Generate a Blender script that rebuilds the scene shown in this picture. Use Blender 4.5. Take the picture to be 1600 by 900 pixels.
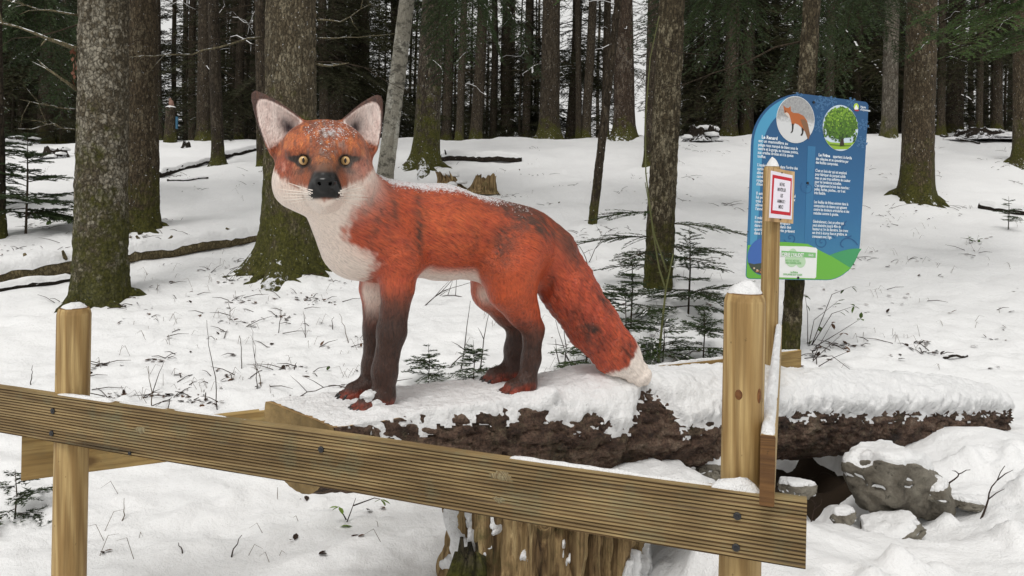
import bpy, math, random
import numpy as np
from mathutils import Vector, Matrix, Euler
from mathutils.bvhtree import BVHTree

for o in list(bpy.data.objects):
    bpy.data.objects.remove(o, do_unlink=True)
SC = bpy.context.scene
COL = SC.collection
R = math.radians

# ------------------------------------------------------------------ camera
CAM_Z = 1.55
FPX = 1170.0                      # focal length in pixels of a 1600 px wide picture
CX, CY = 800.0, 318.0             # where the optical axis meets the picture
ROLL = R(1.1)
cam = bpy.data.cameras.new('camera')
cam.sensor_width = 36.0
cam.lens = 36.0 * FPX / 1600.0
cam.shift_y = -(450.0 - CY) / 1600.0
cam.clip_start, cam.clip_end = 0.05, 2000.0
cam_o = bpy.data.objects.new('camera', cam)
cam_o.matrix_world = Matrix.Translation((0, 0, CAM_Z)) @ Matrix.Rotation(R(90), 4, 'X') @ Matrix.Rotation(ROLL, 4, 'Z')
COL.objects.link(cam_o)
SC.camera = cam_o

# ------------------------------------------------------------------ sky and light
SUN_EL, SUN_AZ = R(58), R(200)    # high, veiled by cloud, from behind the camera
w = bpy.data.worlds.new('World')
SC.world = w
w.use_nodes = True
wn, wl = w.node_tree.nodes, w.node_tree.links
wn.clear()
w_out = wn.new('ShaderNodeOutputWorld')
w_bg = wn.new('ShaderNodeBackground')
w_sky = wn.new('ShaderNodeTexSky')
w_sky.sky_type = 'NISHITA'
w_sky.sun_disc = False
w_sky.sun_elevation = SUN_EL
w_sky.sun_rotation = SUN_AZ
w_sky.air_density, w_sky.dust_density, w_sky.ozone_density = 1.0, 4.0, 1.0
w_hs = wn.new('ShaderNodeHueSaturation')          # cloud cover takes the blue out of the sky
w_hs.inputs['Saturation'].default_value = 0.12
w_mix = wn.new('ShaderNodeMix')
w_mix.data_type = 'RGBA'
w_mix.inputs['Factor'].default_value = 0.75
w_mix.inputs['B'].default_value = (8.95, 8.85, 8.6, 1)
w_bg.inputs['Strength'].default_value = 0.095
wl.new(w_sky.outputs[0], w_hs.inputs['Color'])
wl.new(w_hs.outputs[0], w_mix.inputs['A'])
wl.new(w_mix.outputs['Result'], w_bg.inputs['Color'])
wl.new(w_bg.outputs[0], w_out.inputs['Surface'])

sun = bpy.data.lights.new('sun', 'SUN')
sun.energy = 1.5
sun.angle = R(24)
sun.color = (1.0, 0.97, 0.93)
sun_o = bpy.data.objects.new('sun', sun)
sun_o.rotation_euler = Euler((R(90) - SUN_EL, 0, R(0) - (SUN_AZ - R(180))), 'XYZ')
COL.objects.link(sun_o)

SC.view_settings.view_transform = 'Standard'
SC.view_settings.look = 'None'
SC.view_settings.exposure = 0.08
SC.view_settings.gamma = 1.0
SC.view_settings.use_curve_mapping = False
SC.cycles.use_denoising = True
SC.cycles.max_bounces = 6
SC.cycles.diffuse_bounces = 4
SC.cycles.glossy_bounces = 2
SC.cycles.transmission_bounces = 2
SC.cycles.caustics_reflective = False
SC.cycles.caustics_refractive = False

# ------------------------------------------------------------------ helpers: picture rays, noise
CR, SR = math.cos(ROLL), math.sin(ROLL)

def at(px, py, d):
    """point d metres in front of the camera along the ray of a picture position"""
    dx, dy = (px - CX) / FPX, (CY - py) / FPX
    return Vector(((dx * CR - dy * SR) * d, d, CAM_Z + (dx * SR + dy * CR) * d))

def to_px(p):
    X, Y, Z = p[0], p[1], p[2] - CAM_Z
    a, b = X / Y, Z / Y
    return (CX + FPX * (a * CR + b * SR), CY - FPX * (-a * SR + b * CR))

def _hash(ix, iy, iz):
    n = (ix.astype(np.uint32) * np.uint32(374761393) + iy.astype(np.uint32) * np.uint32(668265263)
         + iz.astype(np.uint32) * np.uint32(2147483647 - 1274126177))
    n = (n ^ (n >> np.uint32(13))) * np.uint32(1274126177)
    n = n ^ (n >> np.uint32(16))
    return (n & np.uint32(0xffffff)).astype(np.float64) / float(0xffffff)

def vnoise(x, y, z=0.0):
    """smooth value noise, about -1..1"""
    x = np.asarray(x, float); y = np.asarray(y, float) + 0 * x; z = np.asarray(z, float) + 0 * x
    ix, iy, iz = np.floor(x).astype(np.int64), np.floor(y).astype(np.int64), np.floor(z).astype(np.int64)
    fx, fy, fz = x - ix, y - iy, z - iz
    fx, fy, fz = [f * f * f * (f * (f * 6 - 15) + 10) for f in (fx, fy, fz)]
    r = 0
    for a in (0, 1):
        wa = fx if a else 1 - fx
        for b in (0, 1):
            wb = fy if b else 1 - fy
            for c in (0, 1):
                wc = fz if c else 1 - fz
                r = r + wa * wb * wc * _hash(ix + a, iy + b, iz + c)
    return r * 2 - 1

def fbm(x, y, z=0.0, oct=4, gain=0.5):
    s, a, t = 0, 1.0, 0
    for i in range(oct):
        f = 2.0 ** i
        s = s + a * vnoise(np.asarray(x) * f + 17.3 * i, np.asarray(y) * f + 5.1 * i, np.asarray(z) * f + 9.7 * i)
        t += a; a *= gain
    return s / t

def sstep(a, b, x):
    t = np.clip((np.asarray(x, float) - a) / (b - a), 0, 1)
    return t * t * (3 - 2 * t)

def lin(r, g, b):
    def f(c):
        c /= 255.0
        return c / 12.92 if c <= 0.04045 else ((c + 0.055) / 1.055) ** 2.4
    return (f(r), f(g), f(b))

# ------------------------------------------------------------------ helpers: objects
def tag(o, label=None, cat=None, group=None, kind=None):
    if label: o['label'] = label
    if cat: o['category'] = cat
    if group: o['group'] = group
    if kind: o['kind'] = kind
    return o

def empty(name, loc=(0, 0, 0), rz=0.0):
    o = bpy.data.objects.new(name, None)
    o.empty_display_size = 0.1
    o.location = loc
    o.rotation_euler = (0, 0, rz)
    COL.objects.link(o)
    return o

def mesh_obj(name, verts, faces, mat=None, parent=None, smooth=True, mats=None, fmat=None):
    me = bpy.data.meshes.new(name)
    if isinstance(verts, np.ndarray): verts = verts.tolist()
    if isinstance(faces, np.ndarray): faces = faces.tolist()
    me.from_pydata(verts, [], faces)
    for m in (mats or ([mat] if mat else [])):
        me.materials.append(m)
    if fmat is not None:
        me.polygons.foreach_set('material_index', list(fmat))
    if smooth:
        me.polygons.foreach_set('use_smooth', [True] * len(me.polygons))
    me.update()
    o = bpy.data.objects.new(name, me)
    COL.objects.link(o)
    if parent: o.parent = parent
    return o

def share(name, me, parent=None, loc=(0, 0, 0), rot=(0, 0, 0), sc=(1, 1, 1)):
    o = bpy.data.objects.new(name, me)
    COL.objects.link(o)
    if parent: o.parent = parent
    o.location, o.rotation_euler, o.scale = loc, rot, sc
    return o

class MB:
    """collects shapes for one mesh"""
    def __init__(s): s.v, s.f, s.m = [], [], []
    def add(s, verts, faces, mi=0):
        n = len(s.v)
        s.v.extend([tuple(v) for v in verts])
        s.f.extend([tuple(i + n for i in f) for f in faces])
        s.m.extend([mi] * len(faces))
    def box(s, lo, hi, mi=0, M=None):
        vs = [Vector((x, y, z)) for x in (lo[0], hi[0]) for y in (lo[1], hi[1]) for z in (lo[2], hi[2])]
        if M: vs = [M @ v for v in vs]
        s.add(vs, [(0, 1, 3, 2), (4, 6, 7, 5), (0, 4, 5, 1), (2, 3, 7, 6), (0, 2, 6, 4), (1, 5, 7, 3)], mi)
    def tube(s, pts, rad, n=6, mi=0, cap=True):
        pts = [Vector(p) for p in pts]
        vs, fs = [], []
        t0 = (pts[1] - pts[0]).normalized()
        ref = Vector((0, 0, 1)) if abs(t0.z) < 0.9 else Vector((1, 0, 0))
        for i, p in enumerate(pts):
            t = (pts[min(i + 1, len(pts) - 1)] - pts[max(i - 1, 0)]).normalized()
            a = t.cross(ref)
            if a.length < 1e-5: a = t.cross(Vector((0, 1, 0)))
            a.normalize(); b = t.cross(a)
            r = rad[i] if hasattr(rad, '__len__') else rad
            for k in range(n):
                th = 2 * math.pi * k / n
                vs.append(p + a * (math.cos(th) * r) + b * (math.sin(th) * r))
        for i in range(len(pts) - 1):
            for k in range(n):
                k2 = (k + 1) % n
                fs.append((i * n + k, i * n + k2, (i + 1) * n + k2, (i + 1) * n + k))
        if cap:
            fs.append(tuple(range(n))[::-1])
            fs.append(tuple(range((len(pts) - 1) * n, len(pts) * n)))
        s.add(vs, fs, mi)
    def build(s, name, mat=None, parent=None, smooth=True, mats=None):
        return mesh_obj(name, s.v, s.f, mat, parent, smooth, mats, s.m if mats else None)

def ico(sub, r=1.0):
    import bmesh
    bm = bmesh.new()
    bmesh.ops.create_icosphere(bm, subdivisions=sub, radius=r)
    v = np.array([x.co[:] for x in bm.verts]); f = [[q.index for q in p.verts] for p in bm.faces]
    bm.free()
    return v, f

def ring_faces(nr, n, closed=True):
    f = []
    for i in range(nr - 1):
        for k in range(n if closed else n - 1):
            k2 = (k + 1) % n
            f.append((i * n + k, i * n + k2, (i + 1) * n + k2, (i + 1) * n + k))
    return f

# ------------------------------------------------------------------ helpers: materials
class NT:
    def __init__(s, name):
        s.mat = bpy.data.materials.new(name)
        s.mat.use_nodes = True
        s.t = s.mat.node_tree
        s.b = s.t.nodes['Principled BSDF']
    def n(s, kind, **kw):
        nd = s.t.nodes.new(kind)
        for k, v in kw.items():
            if k in nd.inputs: nd.inputs[k].default_value = v
            else: setattr(nd, k, v)
        return nd
    def l(s, a, b): s.t.links.new(a, b)
    def co(s, out='Object'): return s.n('ShaderNodeTexCoord').outputs[out]
    def map(s, vec, scale=(1, 1, 1), rot=(0, 0, 0), kind='POINT', loc=(0, 0, 0)):
        m = s.n('ShaderNodeMapping', vector_type=kind)
        m.inputs['Scale'].default_value = scale
        m.inputs['Rotation'].default_value = rot
        m.inputs['Location'].default_value = loc
        s.l(vec, m.inputs['Vector'])
        return m.outputs[0]
    def noise(s, vec, scale=5.0, detail=4.0, rough=0.55, dist=0.0, out='Fac'):
        nd = s.n('ShaderNodeTexNoise', Scale=scale, Detail=detail, Roughness=rough, Distortion=dist)
        if vec is not None: s.l(vec, nd.inputs['Vector'])
        return nd.outputs[0 if out == 'Fac' else 'Color']
    def vor(s, vec, scale=5.0, feature='F1', rnd=1.0, out='Distance'):
        nd = s.n('ShaderNodeTexVoronoi', feature=feature, Scale=scale, Randomness=rnd)
        s.l(vec, nd.inputs['Vector'])
        return nd.outputs[out]
    def ramp(s, fac, stops):
        nd = s.n('ShaderNodeValToRGB')
        el = nd.color_ramp.elements
        while len(el) < len(stops): el.new(0.5)
        for e, (p, c) in zip(el, stops):
            e.position = p
            e.color = (c, c, c, 1) if not hasattr(c, '__len__') else (*c[:3], 1)
        s.l(fac, nd.inputs['Fac'])
        return nd.outputs['Color']
    def mix(s, fac, a, b, mode='MIX'):
        nd = s.n('ShaderNodeMix', data_type='RGBA', blend_type=mode)
        for sock, v in ((nd.inputs['Factor'], fac), (nd.inputs['A'], a), (nd.inputs['B'], b)):
            if isinstance(v, (int, float)):
                sock.default_value = v if sock.type == 'VALUE' else (v, v, v, 1)
            elif hasattr(v, 'is_output'): s.l(v, sock)
            else: sock.default_value = (*v[:3], 1)
        return nd.outputs['Result']
    def math(s, op, a, b=0.0, c=0.0, clamp=False):
        nd = s.n('ShaderNodeMath', operation=op, use_clamp=clamp)
        for i, v in enumerate((a, b, c)):
            if hasattr(v, 'is_output'): s.l(v, nd.inputs[i])
            else: nd.inputs[i].default_value = v
        return nd.outputs[0]
    def sep(s, vec):
        nd = s.n('ShaderNodeSeparateXYZ'); s.l(vec, nd.inputs[0]); return nd.outputs
    def attr(s, name, out='Color'): return s.n('ShaderNodeAttribute', attribute_name=name).outputs[out]
    def upz(s): return s.sep(s.n('ShaderNodeNewGeometry').outputs['Normal'])[2]
    def bump(s, h, strength=0.5, dist=0.01, prev=None):
        nd = s.n('ShaderNodeBump', Strength=strength, Distance=dist)
        s.l(h, nd.inputs['Height'])
        if prev is not None: s.l(prev, nd.inputs['Normal'])
        return nd.outputs[0]
    def done(s, color=None, rough=0.7, normal=None, spec=None, **kw):
        if color is not None:
            if hasattr(color, 'is_output'): s.l(color, s.b.inputs['Base Color'])
            else: s.b.inputs['Base Color'].default_value = (*color[:3], 1)
        if hasattr(rough, 'is_output'): s.l(rough, s.b.inputs['Roughness'])
        else: s.b.inputs['Roughness'].default_value = rough
        if normal is not None: s.l(normal, s.b.inputs['Normal'])
        if spec is not None: s.b.inputs['Specular IOR Level'].default_value = spec
        for k, v in kw.items(): s.b.inputs[k].default_value = v
        return s.mat

def m_flat(name, col, rough=0.6, spec=0.4, bump=0.0):
    t = NT(name)
    if bump:
        n1 = t.noise(t.co(), 40, 5)
        c = t.mix(t.noise(t.co(), 6, 4), tuple(x * 0.8 for x in col), tuple(min(1, x * 1.15) for x in col))
        return t.done(c, rough, t.bump(n1, bump, 0.004), spec)
    return t.done(col, rough, None, spec)

def m_snow(name, fine=1.0):
    t = NT(name)
    co = t.n('ShaderNodeNewGeometry').outputs['Position']
    c = t.mix(t.noise(co, 3.0, 5), (0.78, 0.785, 0.79), (0.87, 0.872, 0.872))
    h1 = t.noise(co, 24, 6, 0.62)
    h2 = t.noise(co, 150, 3, 0.7)
    nb = t.bump(h1, 0.5, 0.026 * fine)
    nb = t.bump(h2, 0.6, 0.007 * fine, nb)
    return t.done(c, 0.62, nb, 0.25)
SNOW = m_snow('snow')
SNOW_GRAINY = m_snow('snow_grainy', 1.6)

def m_bark(name, dark, light, lichen=None, lichen_amt=0.0, moss_h=0.0, plate=26, snow=0.0, speck=0.0, bstr=1.0, streak=3.0, blotch=0.0):
    """bark: plates with dark joints, lichen patches, moss near the base, snow caught on upward faces"""
    t = NT(name)
    co = t.co()
    rnd = t.n('ShaderNodeObjectInfo').outputs['Random']
    st = t.map(co, (1, 1, 1 / streak))
    warp = t.n('ShaderNodeVectorMath', operation='ADD')
    nz = t.n('ShaderNodeVectorMath', operation='SCALE'); nz.inputs['Scale'].default_value = 0.055
    t.l(t.noise(co, 22, 6, 0.7, out='Color'), nz.inputs[0])
    t.l(st, warp.inputs[0]); t.l(nz.outputs[0], warp.inputs[1])
    wv = warp.outputs[0]
    vd = t.vor(wv, plate, 'DISTANCE_TO_EDGE')
    joint = t.ramp(t.math('MULTIPLY_ADD', t.math('SUBTRACT', t.noise(co, 45, 4, 0.7), 0.5), 0.35, vd), [(0.0, 0.0), (0.16, 1.0)])
    cell = t.sep(t.vor(wv, plate, 'F1', 1.0, 'Color'))[0]
    fine = t.noise(st, 60, 6, 0.65)
    big = t.noise(co, 2.6, 5, 0.6)
    tone = t.math('MULTIPLY_ADD', cell, 0.28, t.math('MULTIPLY', fine, 0.95))
    c = t.mix(t.ramp(tone, [(0.28, 0), (0.85, 1)]), dark, light)
    if lichen:
        lm = t.math('ADD', t.math('MULTIPLY', cell, 0.22), t.math('MULTIPLY', t.noise(co, 30, 8, 0.78), 1.0))
        lm = t.math('ADD', lm, t.math('MULTIPLY', t.math('SUBTRACT', big, 0.5), 0.9))
        lm = t.ramp(lm, [(0.70 - 0.18 * lichen_amt, 0), (0.86 - 0.16 * lichen_amt, 1)])
        c = t.mix(t.math('MULTIPLY', lm, min(1.0, 0.45 + 0.5 * lichen_amt)), c, lichen)
    c = t.mix(t.math('MULTIPLY', t.math('SUBTRACT', 1.0, joint), 0.7 if plate > 8 else 0.0), c, tuple(x * 0.4 for x in dark))
    if moss_h > 0:
        z = t.sep(co)[2]
        hz = t.math('SUBTRACT', 1.0, t.math('DIVIDE', z, moss_h), clamp=True)
        mm = t.math('ADD', t.math('MULTIPLY', hz, 0.80), t.math('MULTIPLY', t.math('SUBTRACT', t.noise(co, 4, 8, 0.75), 0.66), 2.3))
        mm = t.ramp(mm, [(0.0, 0), (0.30, 1)])
        mc = t.mix(t.ramp(t.noise(co, 38, 5, 0.7), [(0.3, 0), (0.7, 1)]), (0.018, 0.022, 0.004), (0.115, 0.112, 0.020))
        c = t.mix(t.math('MULTIPLY', mm, 0.88), c, mc)
    if blotch:
        bm = t.ramp(t.noise(t.map(co, (1, 1, 1.6)), 7, 7, 0.75), [(0.50, 0), (0.60, 1)])
        c = t.mix(t.math('MULTIPLY', bm, blotch), c, tuple(x * 0.35 for x in dark))
    hv = t.math('MULTIPLY_ADD', joint, 0.5 if plate > 8 else 0.0, fine)
    nb = t.bump(hv, 0.8 * bstr, 0.02)
    nb = t.bump(t.noise(co, 190, 3, 0.7), 0.3, 0.005, nb)
    rough = 0.88
    if snow or speck:
        if snow:
            sm = t.math('MULTIPLY_ADD', t.math('SUBTRACT', t.noise(co, 13, 8, 0.72), 0.5), 3.6, t.upz())
            sm = t.ramp(t.math('SUBTRACT', sm, 0.90 - snow), [(0.0, 0), (0.08, 1)])
            c = t.mix(sm, c, (0.8, 0.81, 0.83))
        if speck:
            sp = t.ramp(t.noise(co, 34, 3, 0.6), [(0.70 - 0.05 * speck, 0), (0.73 - 0.05 * speck, 1)])
            c = t.mix(t.math('MULTIPLY', sp, 0.9), c, (0.72, 0.73, 0.74))
    c = t.mix(1.0, c, t.ramp(rnd, [(0, 0.8), (1, 1.15)]), 'MULTIPLY')
    return t.done(c, rough, nb, 0.2)

# ------------------------------------------------------------------ ground
def smax(a, b, k):
    h = np.clip(0.5 + 0.5 * (a - b) / k, 0, 1)
    return b + (a - b) * h + k * h * (1 - h)

BUMPS = []          # (x, y, height, radius): snow banked up round trunks, stones and stumps

def ground_smooth(X, Y):
    X = np.asarray(X, float); Y = np.asarray(Y, float)
    over = np.log1p(np.exp(np.clip((Y - 20.0) / 1.2, -40, 40))) * 1.2
    over = np.where(Y > 60, Y - 20.0, over)
    Ys = Y - over * 1.03
    z = -0.55 + 0.2 * Ys + 0.03 * np.clip(X, -40, 40) * np.clip(Y / 20.0, 0, 1)
    z = smax(z, -0.06 + 0 * X, 0.25)
    bank = 0.36 * sstep(0.15, 0.95, X) * sstep(1.2, 2.3, Y) - 0.25 * sstep(3.5, 6, Y)
    z = smax(z, bank, 0.14)
    z = z + 0.13 * np.exp(-(((X - 2.3) / 0.42) ** 2 + ((Y - 3.55) / 0.30) ** 2))
    return z

def ground(X, Y):
    z = ground_smooth(X, Y)
    X = np.asarray(X, float); Y = np.asarray(Y, float)
    far = np.clip(Y / 6.0, 0.7, 3.0)
    z = z + 0.05 * far * fbm(X * 0.7, Y * 0.7, 3.3, 3)
    z = z + 0.028 * fbm(X * 2.9, Y * 4.3, 1.7, 3)
    near = sstep(16, 5, Y)
    z = z + near * 0.016 * fbm(X * 8.5, Y * 14.0, 8.1, 3)
    z = z - near * 0.030 * np.clip(fbm(X * 5.0 + 31, Y * 9.0, 4.1, 3) - 0.30, 0, 1)
    lump = np.clip(fbm(X * 6.0 + 4, Y * 6.0, 2.2, 3) - 0.22, 0, 1)
    z = z + lump * (0.05 + 0.11 * sstep(0.3, 0.9, X) * sstep(4.5, 3.2, Y)) * sstep(20, 6, Y)
    rough = 1 + 0.6 * fbm(X * 6, Y * 6, 5.5, 3)
    for bx, by, h, r in BUMPS:
        q = ((X - bx) ** 2 + (Y - by) ** 2) / (r * r)
        z = z + h * np.exp(-np.clip(q, 0, 50)) * rough
    return z

def gz(x, y): return float(ground(np.array([x]), np.array([y]))[0])

def ground_hit(px, py, d0=1.5, d1=40.0):
    ds = np.linspace(d0, d1, 1500)
    P = np.array([at(px, py, 1.0)[:]]) - np.array([[0, 0, CAM_Z]])
    X, Z = P[0, 0] * ds, CAM_Z + P[0, 2] * ds
    g = ground_smooth(X, ds)
    below = np.where(Z < g)[0]
    i = below[0] if len(below) else len(ds) - 1
    return float(X[i]), float(ds[i])

# trees the photograph shows one by one: base column/row, width in px, top column at row 0
HERO = [
    # name, base px, base py, width px, top px, bark, label
    ('spruce_tree', 157, 482, 84, 163, 'lichen', 'thick lichen grey spruce with mossy foot nearest the left fence post'),
    ('spruce_tree', 224, 366, 50, 223, 'brown', 'mossy footed spruce just right of the thick lichen grey spruce'),
    ('spruce_tree', 452, 428, 92, 455, 'mosslich', 'thick spruce with snowy mossy roots directly behind the fox head'),
    ('beech_tree', 598, 305, 30, 636, 'beech', 'pale smooth barked leaning trunk right of the fox ear'),
    ('spruce_tree', 664, 262, 46, 678, 'mossy', 'dark mossy spruce with pale right side above the fox shoulders'),
    ('spruce_tree', 341, 258, 21, 333, 'dark', 'slim dark spruce standing alone left of the fox ear'),
    ('young_spruce', 925, 356, 15, 966, 'dark', 'thin dark pole of a young spruce leaning right above the fox rump'),
    ('spruce_tree', 1027, 462, 46, 1050, 'lichen2', 'speckled spruce leaning right behind the fox tail with low green boughs'),
    ('spruce_tree', 1016, 264, 24, 1022, 'dark', 'dark mossy trunk half hidden behind the speckled leaning spruce'),
    ('ash_tree', 1233, 574, 31, 1269, 'lichen2', 'slim mossy trunk carrying the blue information panel'),
    ('spruce_tree', 1432, 316, 54, 1441, 'brown', 'stout brown spruce with mossy snowy foot right of the blue panel'),
    ('spruce_tree', 1606, 262, 46, 1604, 'brown', 'mossy spruce with spreading roots cut by the right picture edge'),
    ('spruce_tree', 858, 210, 36, 862, 'dark', 'stout dark spruce at the snow crest above the fox back'),
    ('spruce_tree', 976, 212, 38, 974, 'dark2', 'stout reddish dark spruce at the crest just left of the leaning spruce'),
    ('spruce_tree', 1389, 216, 27, 1394, 'grey', 'grey spruce with dark foot between blue panel and stout brown spruce'),
    ('spruce_tree', -4, 378, 26, -10, 'dark', 'dark trunk cut by the left picture edge'),
    ('spruce_tree', 318, 207, 24, 320, 'dark', 'straight dark spruce behind the slim lone spruce'),
    ('spruce_tree', 409, 262, 17, 405, 'dark', 'narrow dark trunk close behind the left side of the thick mossy rooted spruce'),
]
_hero = []
for nm, bx, by, wpx, tx, bk, lb in HERO:
    if by > 215 or nm != 'spruce_tree':
        X, Y = ground_hit(bx, by)
    else:
        X, Y = ground_hit(bx, max(by, 212), 10, 19.5)
    _hero.append((X, Y))
    r = wpx / FPX * Y / 2
    if Y < 14: BUMPS.append((X, Y, 0.05 + 0.04 * r, r * 2.6))
BUMPS += [(1.62, 3.0, -0.09, 0.26), (1.42, 3.45, -0.16, 0.24), (1.25, 3.1, -0.08, 0.2), (0.75, 2.55, 0.12, 0.35), (2.2, 2.75, 0.12, 0.3),
          (-0.42, 2.95, 0.05, 0.35), (2.6, 3.1, 0.12, 0.35)]

def axis(dense_lo, dense_hi, step, lo, hi, grow):
    a = list(np.arange(dense_lo, dense_hi, step))
    s, x = step, a[-1]
    while x < hi:
        s *= grow; x += s; a.append(x)
    s, x, b = step, a[0], []
    while x > lo:
        s *= grow; x -= s; b.append(x)
    return np.array(b[::-1] + a)

gx = axis(-2.6, 3.0, 0.026, -320, 320, 1.035)
gy = axis(1.9, 5.0, 0.024, -60, 420, 1.022)
GX, GY = np.meshgrid(gx, gy, indexing='ij')
GZ = ground(GX.ravel(), GY.ravel())
nx, ny = len(gx), len(gy)
idx = np.arange(nx * ny).reshape(nx, ny)
gf = np.stack([idx[:-1, :-1].ravel(), idx[1:, :-1].ravel(), idx[1:, 1:].ravel(), idx[:-1, 1:].ravel()], 1)
g_o = mesh_obj('snowy_ground', np.stack([GX.ravel(), GY.ravel(), GZ], 1), gf, SNOW)
GZ2 = GZ.reshape(nx, ny)
def gz(x, y):
    """height of the built snow sheet"""
    i = min(max(int(np.searchsorted(gx, x)) - 1, 0), nx - 2); j = min(max(int(np.searchsorted(gy, y)) - 1, 0), ny - 2)
    u, v = (x - gx[i]) / (gx[i + 1] - gx[i]), (y - gy[j]) / (gy[j + 1] - gy[j])
    return float((GZ2[i, j] * (1 - u) + GZ2[i + 1, j] * u) * (1 - v) + (GZ2[i, j + 1] * (1 - u) + GZ2[i + 1, j + 1] * u) * v)
tag(g_o, kind='structure', label='snow covered forest floor rising away from the fence')

# ------------------------------------------------------------------ wood materials
def m_wood(name, c0, c1, knot=(0.09, 0.045, 0.02), ax=2, ring=26, dirt=None, green=0.0, wet=0.0):
    """sawn or turned pine: growth bands along one axis, knots, fine fibres"""
    t = NT(name)
    co = t.co()
    s = [1.0, 1.0, 1.0]; s[ax] = 0.09
    st = t.map(co, tuple(s))
    d = t.noise(st, 5.5, 3, 0.5, 0.6)
    rings = t.n('ShaderNodeMath', operation='SINE')
    t.l(t.math('MULTIPLY', d, ring * 3.0), rings.inputs[0])
    band = t.math('MULTIPLY_ADD', rings.outputs[0], 0.5, 0.5)
    fs = [90.0, 90.0, 90.0]; fs[ax] = 3.0
    fib = t.noise(t.map(co, tuple(fs)), 1.0, 4, 0.6)
    c = t.mix(t.math('MULTIPLY', band, 0.85), c1, c0)
    c = t.mix(t.ramp(fib, [(0.45, 0), (0.75, 0.75)]), c, tuple(x * 0.5 for x in c0))
    c = t.mix(t.math('MULTIPLY', t.ramp(t.noise(t.map(co, tuple(0.3 * q for q in fs)), 1.0, 5, 0.65), [(0.5, 0), (0.68, 1)]), 0.45), c, tuple(x * 0.55 for x in c0))
    cs = [34.0, 34.0, 34.0]; cs[ax] = 0.9
    crack = t.ramp(t.noise(t.map(co, tuple(cs)), 1.0, 2, 0.5), [(0.665, 0), (0.69, 1)])
    c = t.mix(t.math('MULTIPLY', crack, 0.75), c, tuple(x * 0.18 for x in c0))
    sk = t.ramp(t.noise(co, 38, 3, 0.5), [(0.71, 0), (0.74, 1)])
    c = t.mix(t.math('MULTIPLY', sk, 0.6), c, tuple(x * 0.25 for x in c0))
    ks = [5.0, 5.0, 5.0]; ks[ax] = 2.6
    kd = t.vor(t.map(co, tuple(ks)), 1.0, 'F1')
    km = t.ramp(kd, [(0.07, 1), (0.13, 0)])
    c = t.mix(t.math('MULTIPLY', km, 0.8), c, knot)
    blot = t.noise(co, 4.0, 5, 0.6)
    c = t.mix(t.math('MULTIPLY', t.ramp(blot, [(0.4, 0), (0.7, 1)]), 0.5), c, dirt or tuple(x * 0.6 for x in c0))
    if green:
        gm = t.ramp(t.noise(co, 7.0, 6, 0.7), [(0.52, 0), (0.72, 1)])
        c = t.mix(t.math('MULTIPLY', gm, green), c, (0.16, 0.19, 0.12))
    nb = t.bump(fib, 0.6, 0.006)
    nb = t.bump(band, 0.12, 0.003, nb)
    return t.done(c, 0.62 - wet, nb, 0.3)

POST_WOOD = m_wood('post_wood', lin(138, 108, 64), lin(192, 165, 114), ax=2, ring=26, dirt=lin(142, 114, 70))
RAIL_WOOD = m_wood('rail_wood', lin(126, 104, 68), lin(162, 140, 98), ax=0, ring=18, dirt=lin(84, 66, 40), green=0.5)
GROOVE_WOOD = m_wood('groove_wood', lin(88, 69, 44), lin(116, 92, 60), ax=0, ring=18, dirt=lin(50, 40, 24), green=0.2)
BACK_WOOD = m_wood('back_rail_wood', lin(150, 122, 74), lin(190, 162, 106), ax=0, ring=16, dirt=lin(128, 100, 58), green=0.3)
END_WOOD = m_wood('end_grain', lin(92, 62, 32), lin(124, 88, 48), ax=1, ring=60)
PLY_WOOD = m_wood('plywood', lin(196, 160, 112), lin(214, 182, 138), ax=2, ring=10)
SCREW = m_flat('dark_screw', (0.012, 0.012, 0.014), 0.45, 0.5)

# ------------------------------------------------------------------ fence
CAP_N = [0]
def snow_dome(name, r, h, parent, loc, seed=0, lump=0.25, sq=(1, 1), pw=2.4):
    """rounded snow cushion with an uneven rim, flat underneath"""
    nr, na = 9, 30
    vs, fs = [], []
    for i in range(nr):
        u = i / (nr - 1)
        for k in range(na):
            a = 2 * math.pi * k / na
            rr = r * (1 + lump * 0.5 * float(vnoise(np.array([math.cos(a) * 1.6 + seed]), math.sin(a) * 1.6, 2.0)[0]))
            x, y = math.cos(a) * rr * u, math.sin(a) * rr * u
            z = h * (1 - u ** pw) ** 0.8 * (1 + lump * float(fbm(np.array([x / r * 2.5 + seed]), y / r * 2.5, seed * 1.3, 2)[0]))
            vs.append((x * sq[0], y * sq[1], z))
    fs = ring_faces(nr, na)
    o = mesh_obj(name, vs, fs, SNOW_GRAINY, parent)
    o.location = loc
    return o

fence = empty('wooden_fence', (-0.3, 2.3, 0.0))
tag(fence, 'pale pine fence with grooved front rail round the fox log', 'fence')
FENCE_INV = Vector((-0.3, 2.3, 0.0))

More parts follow.
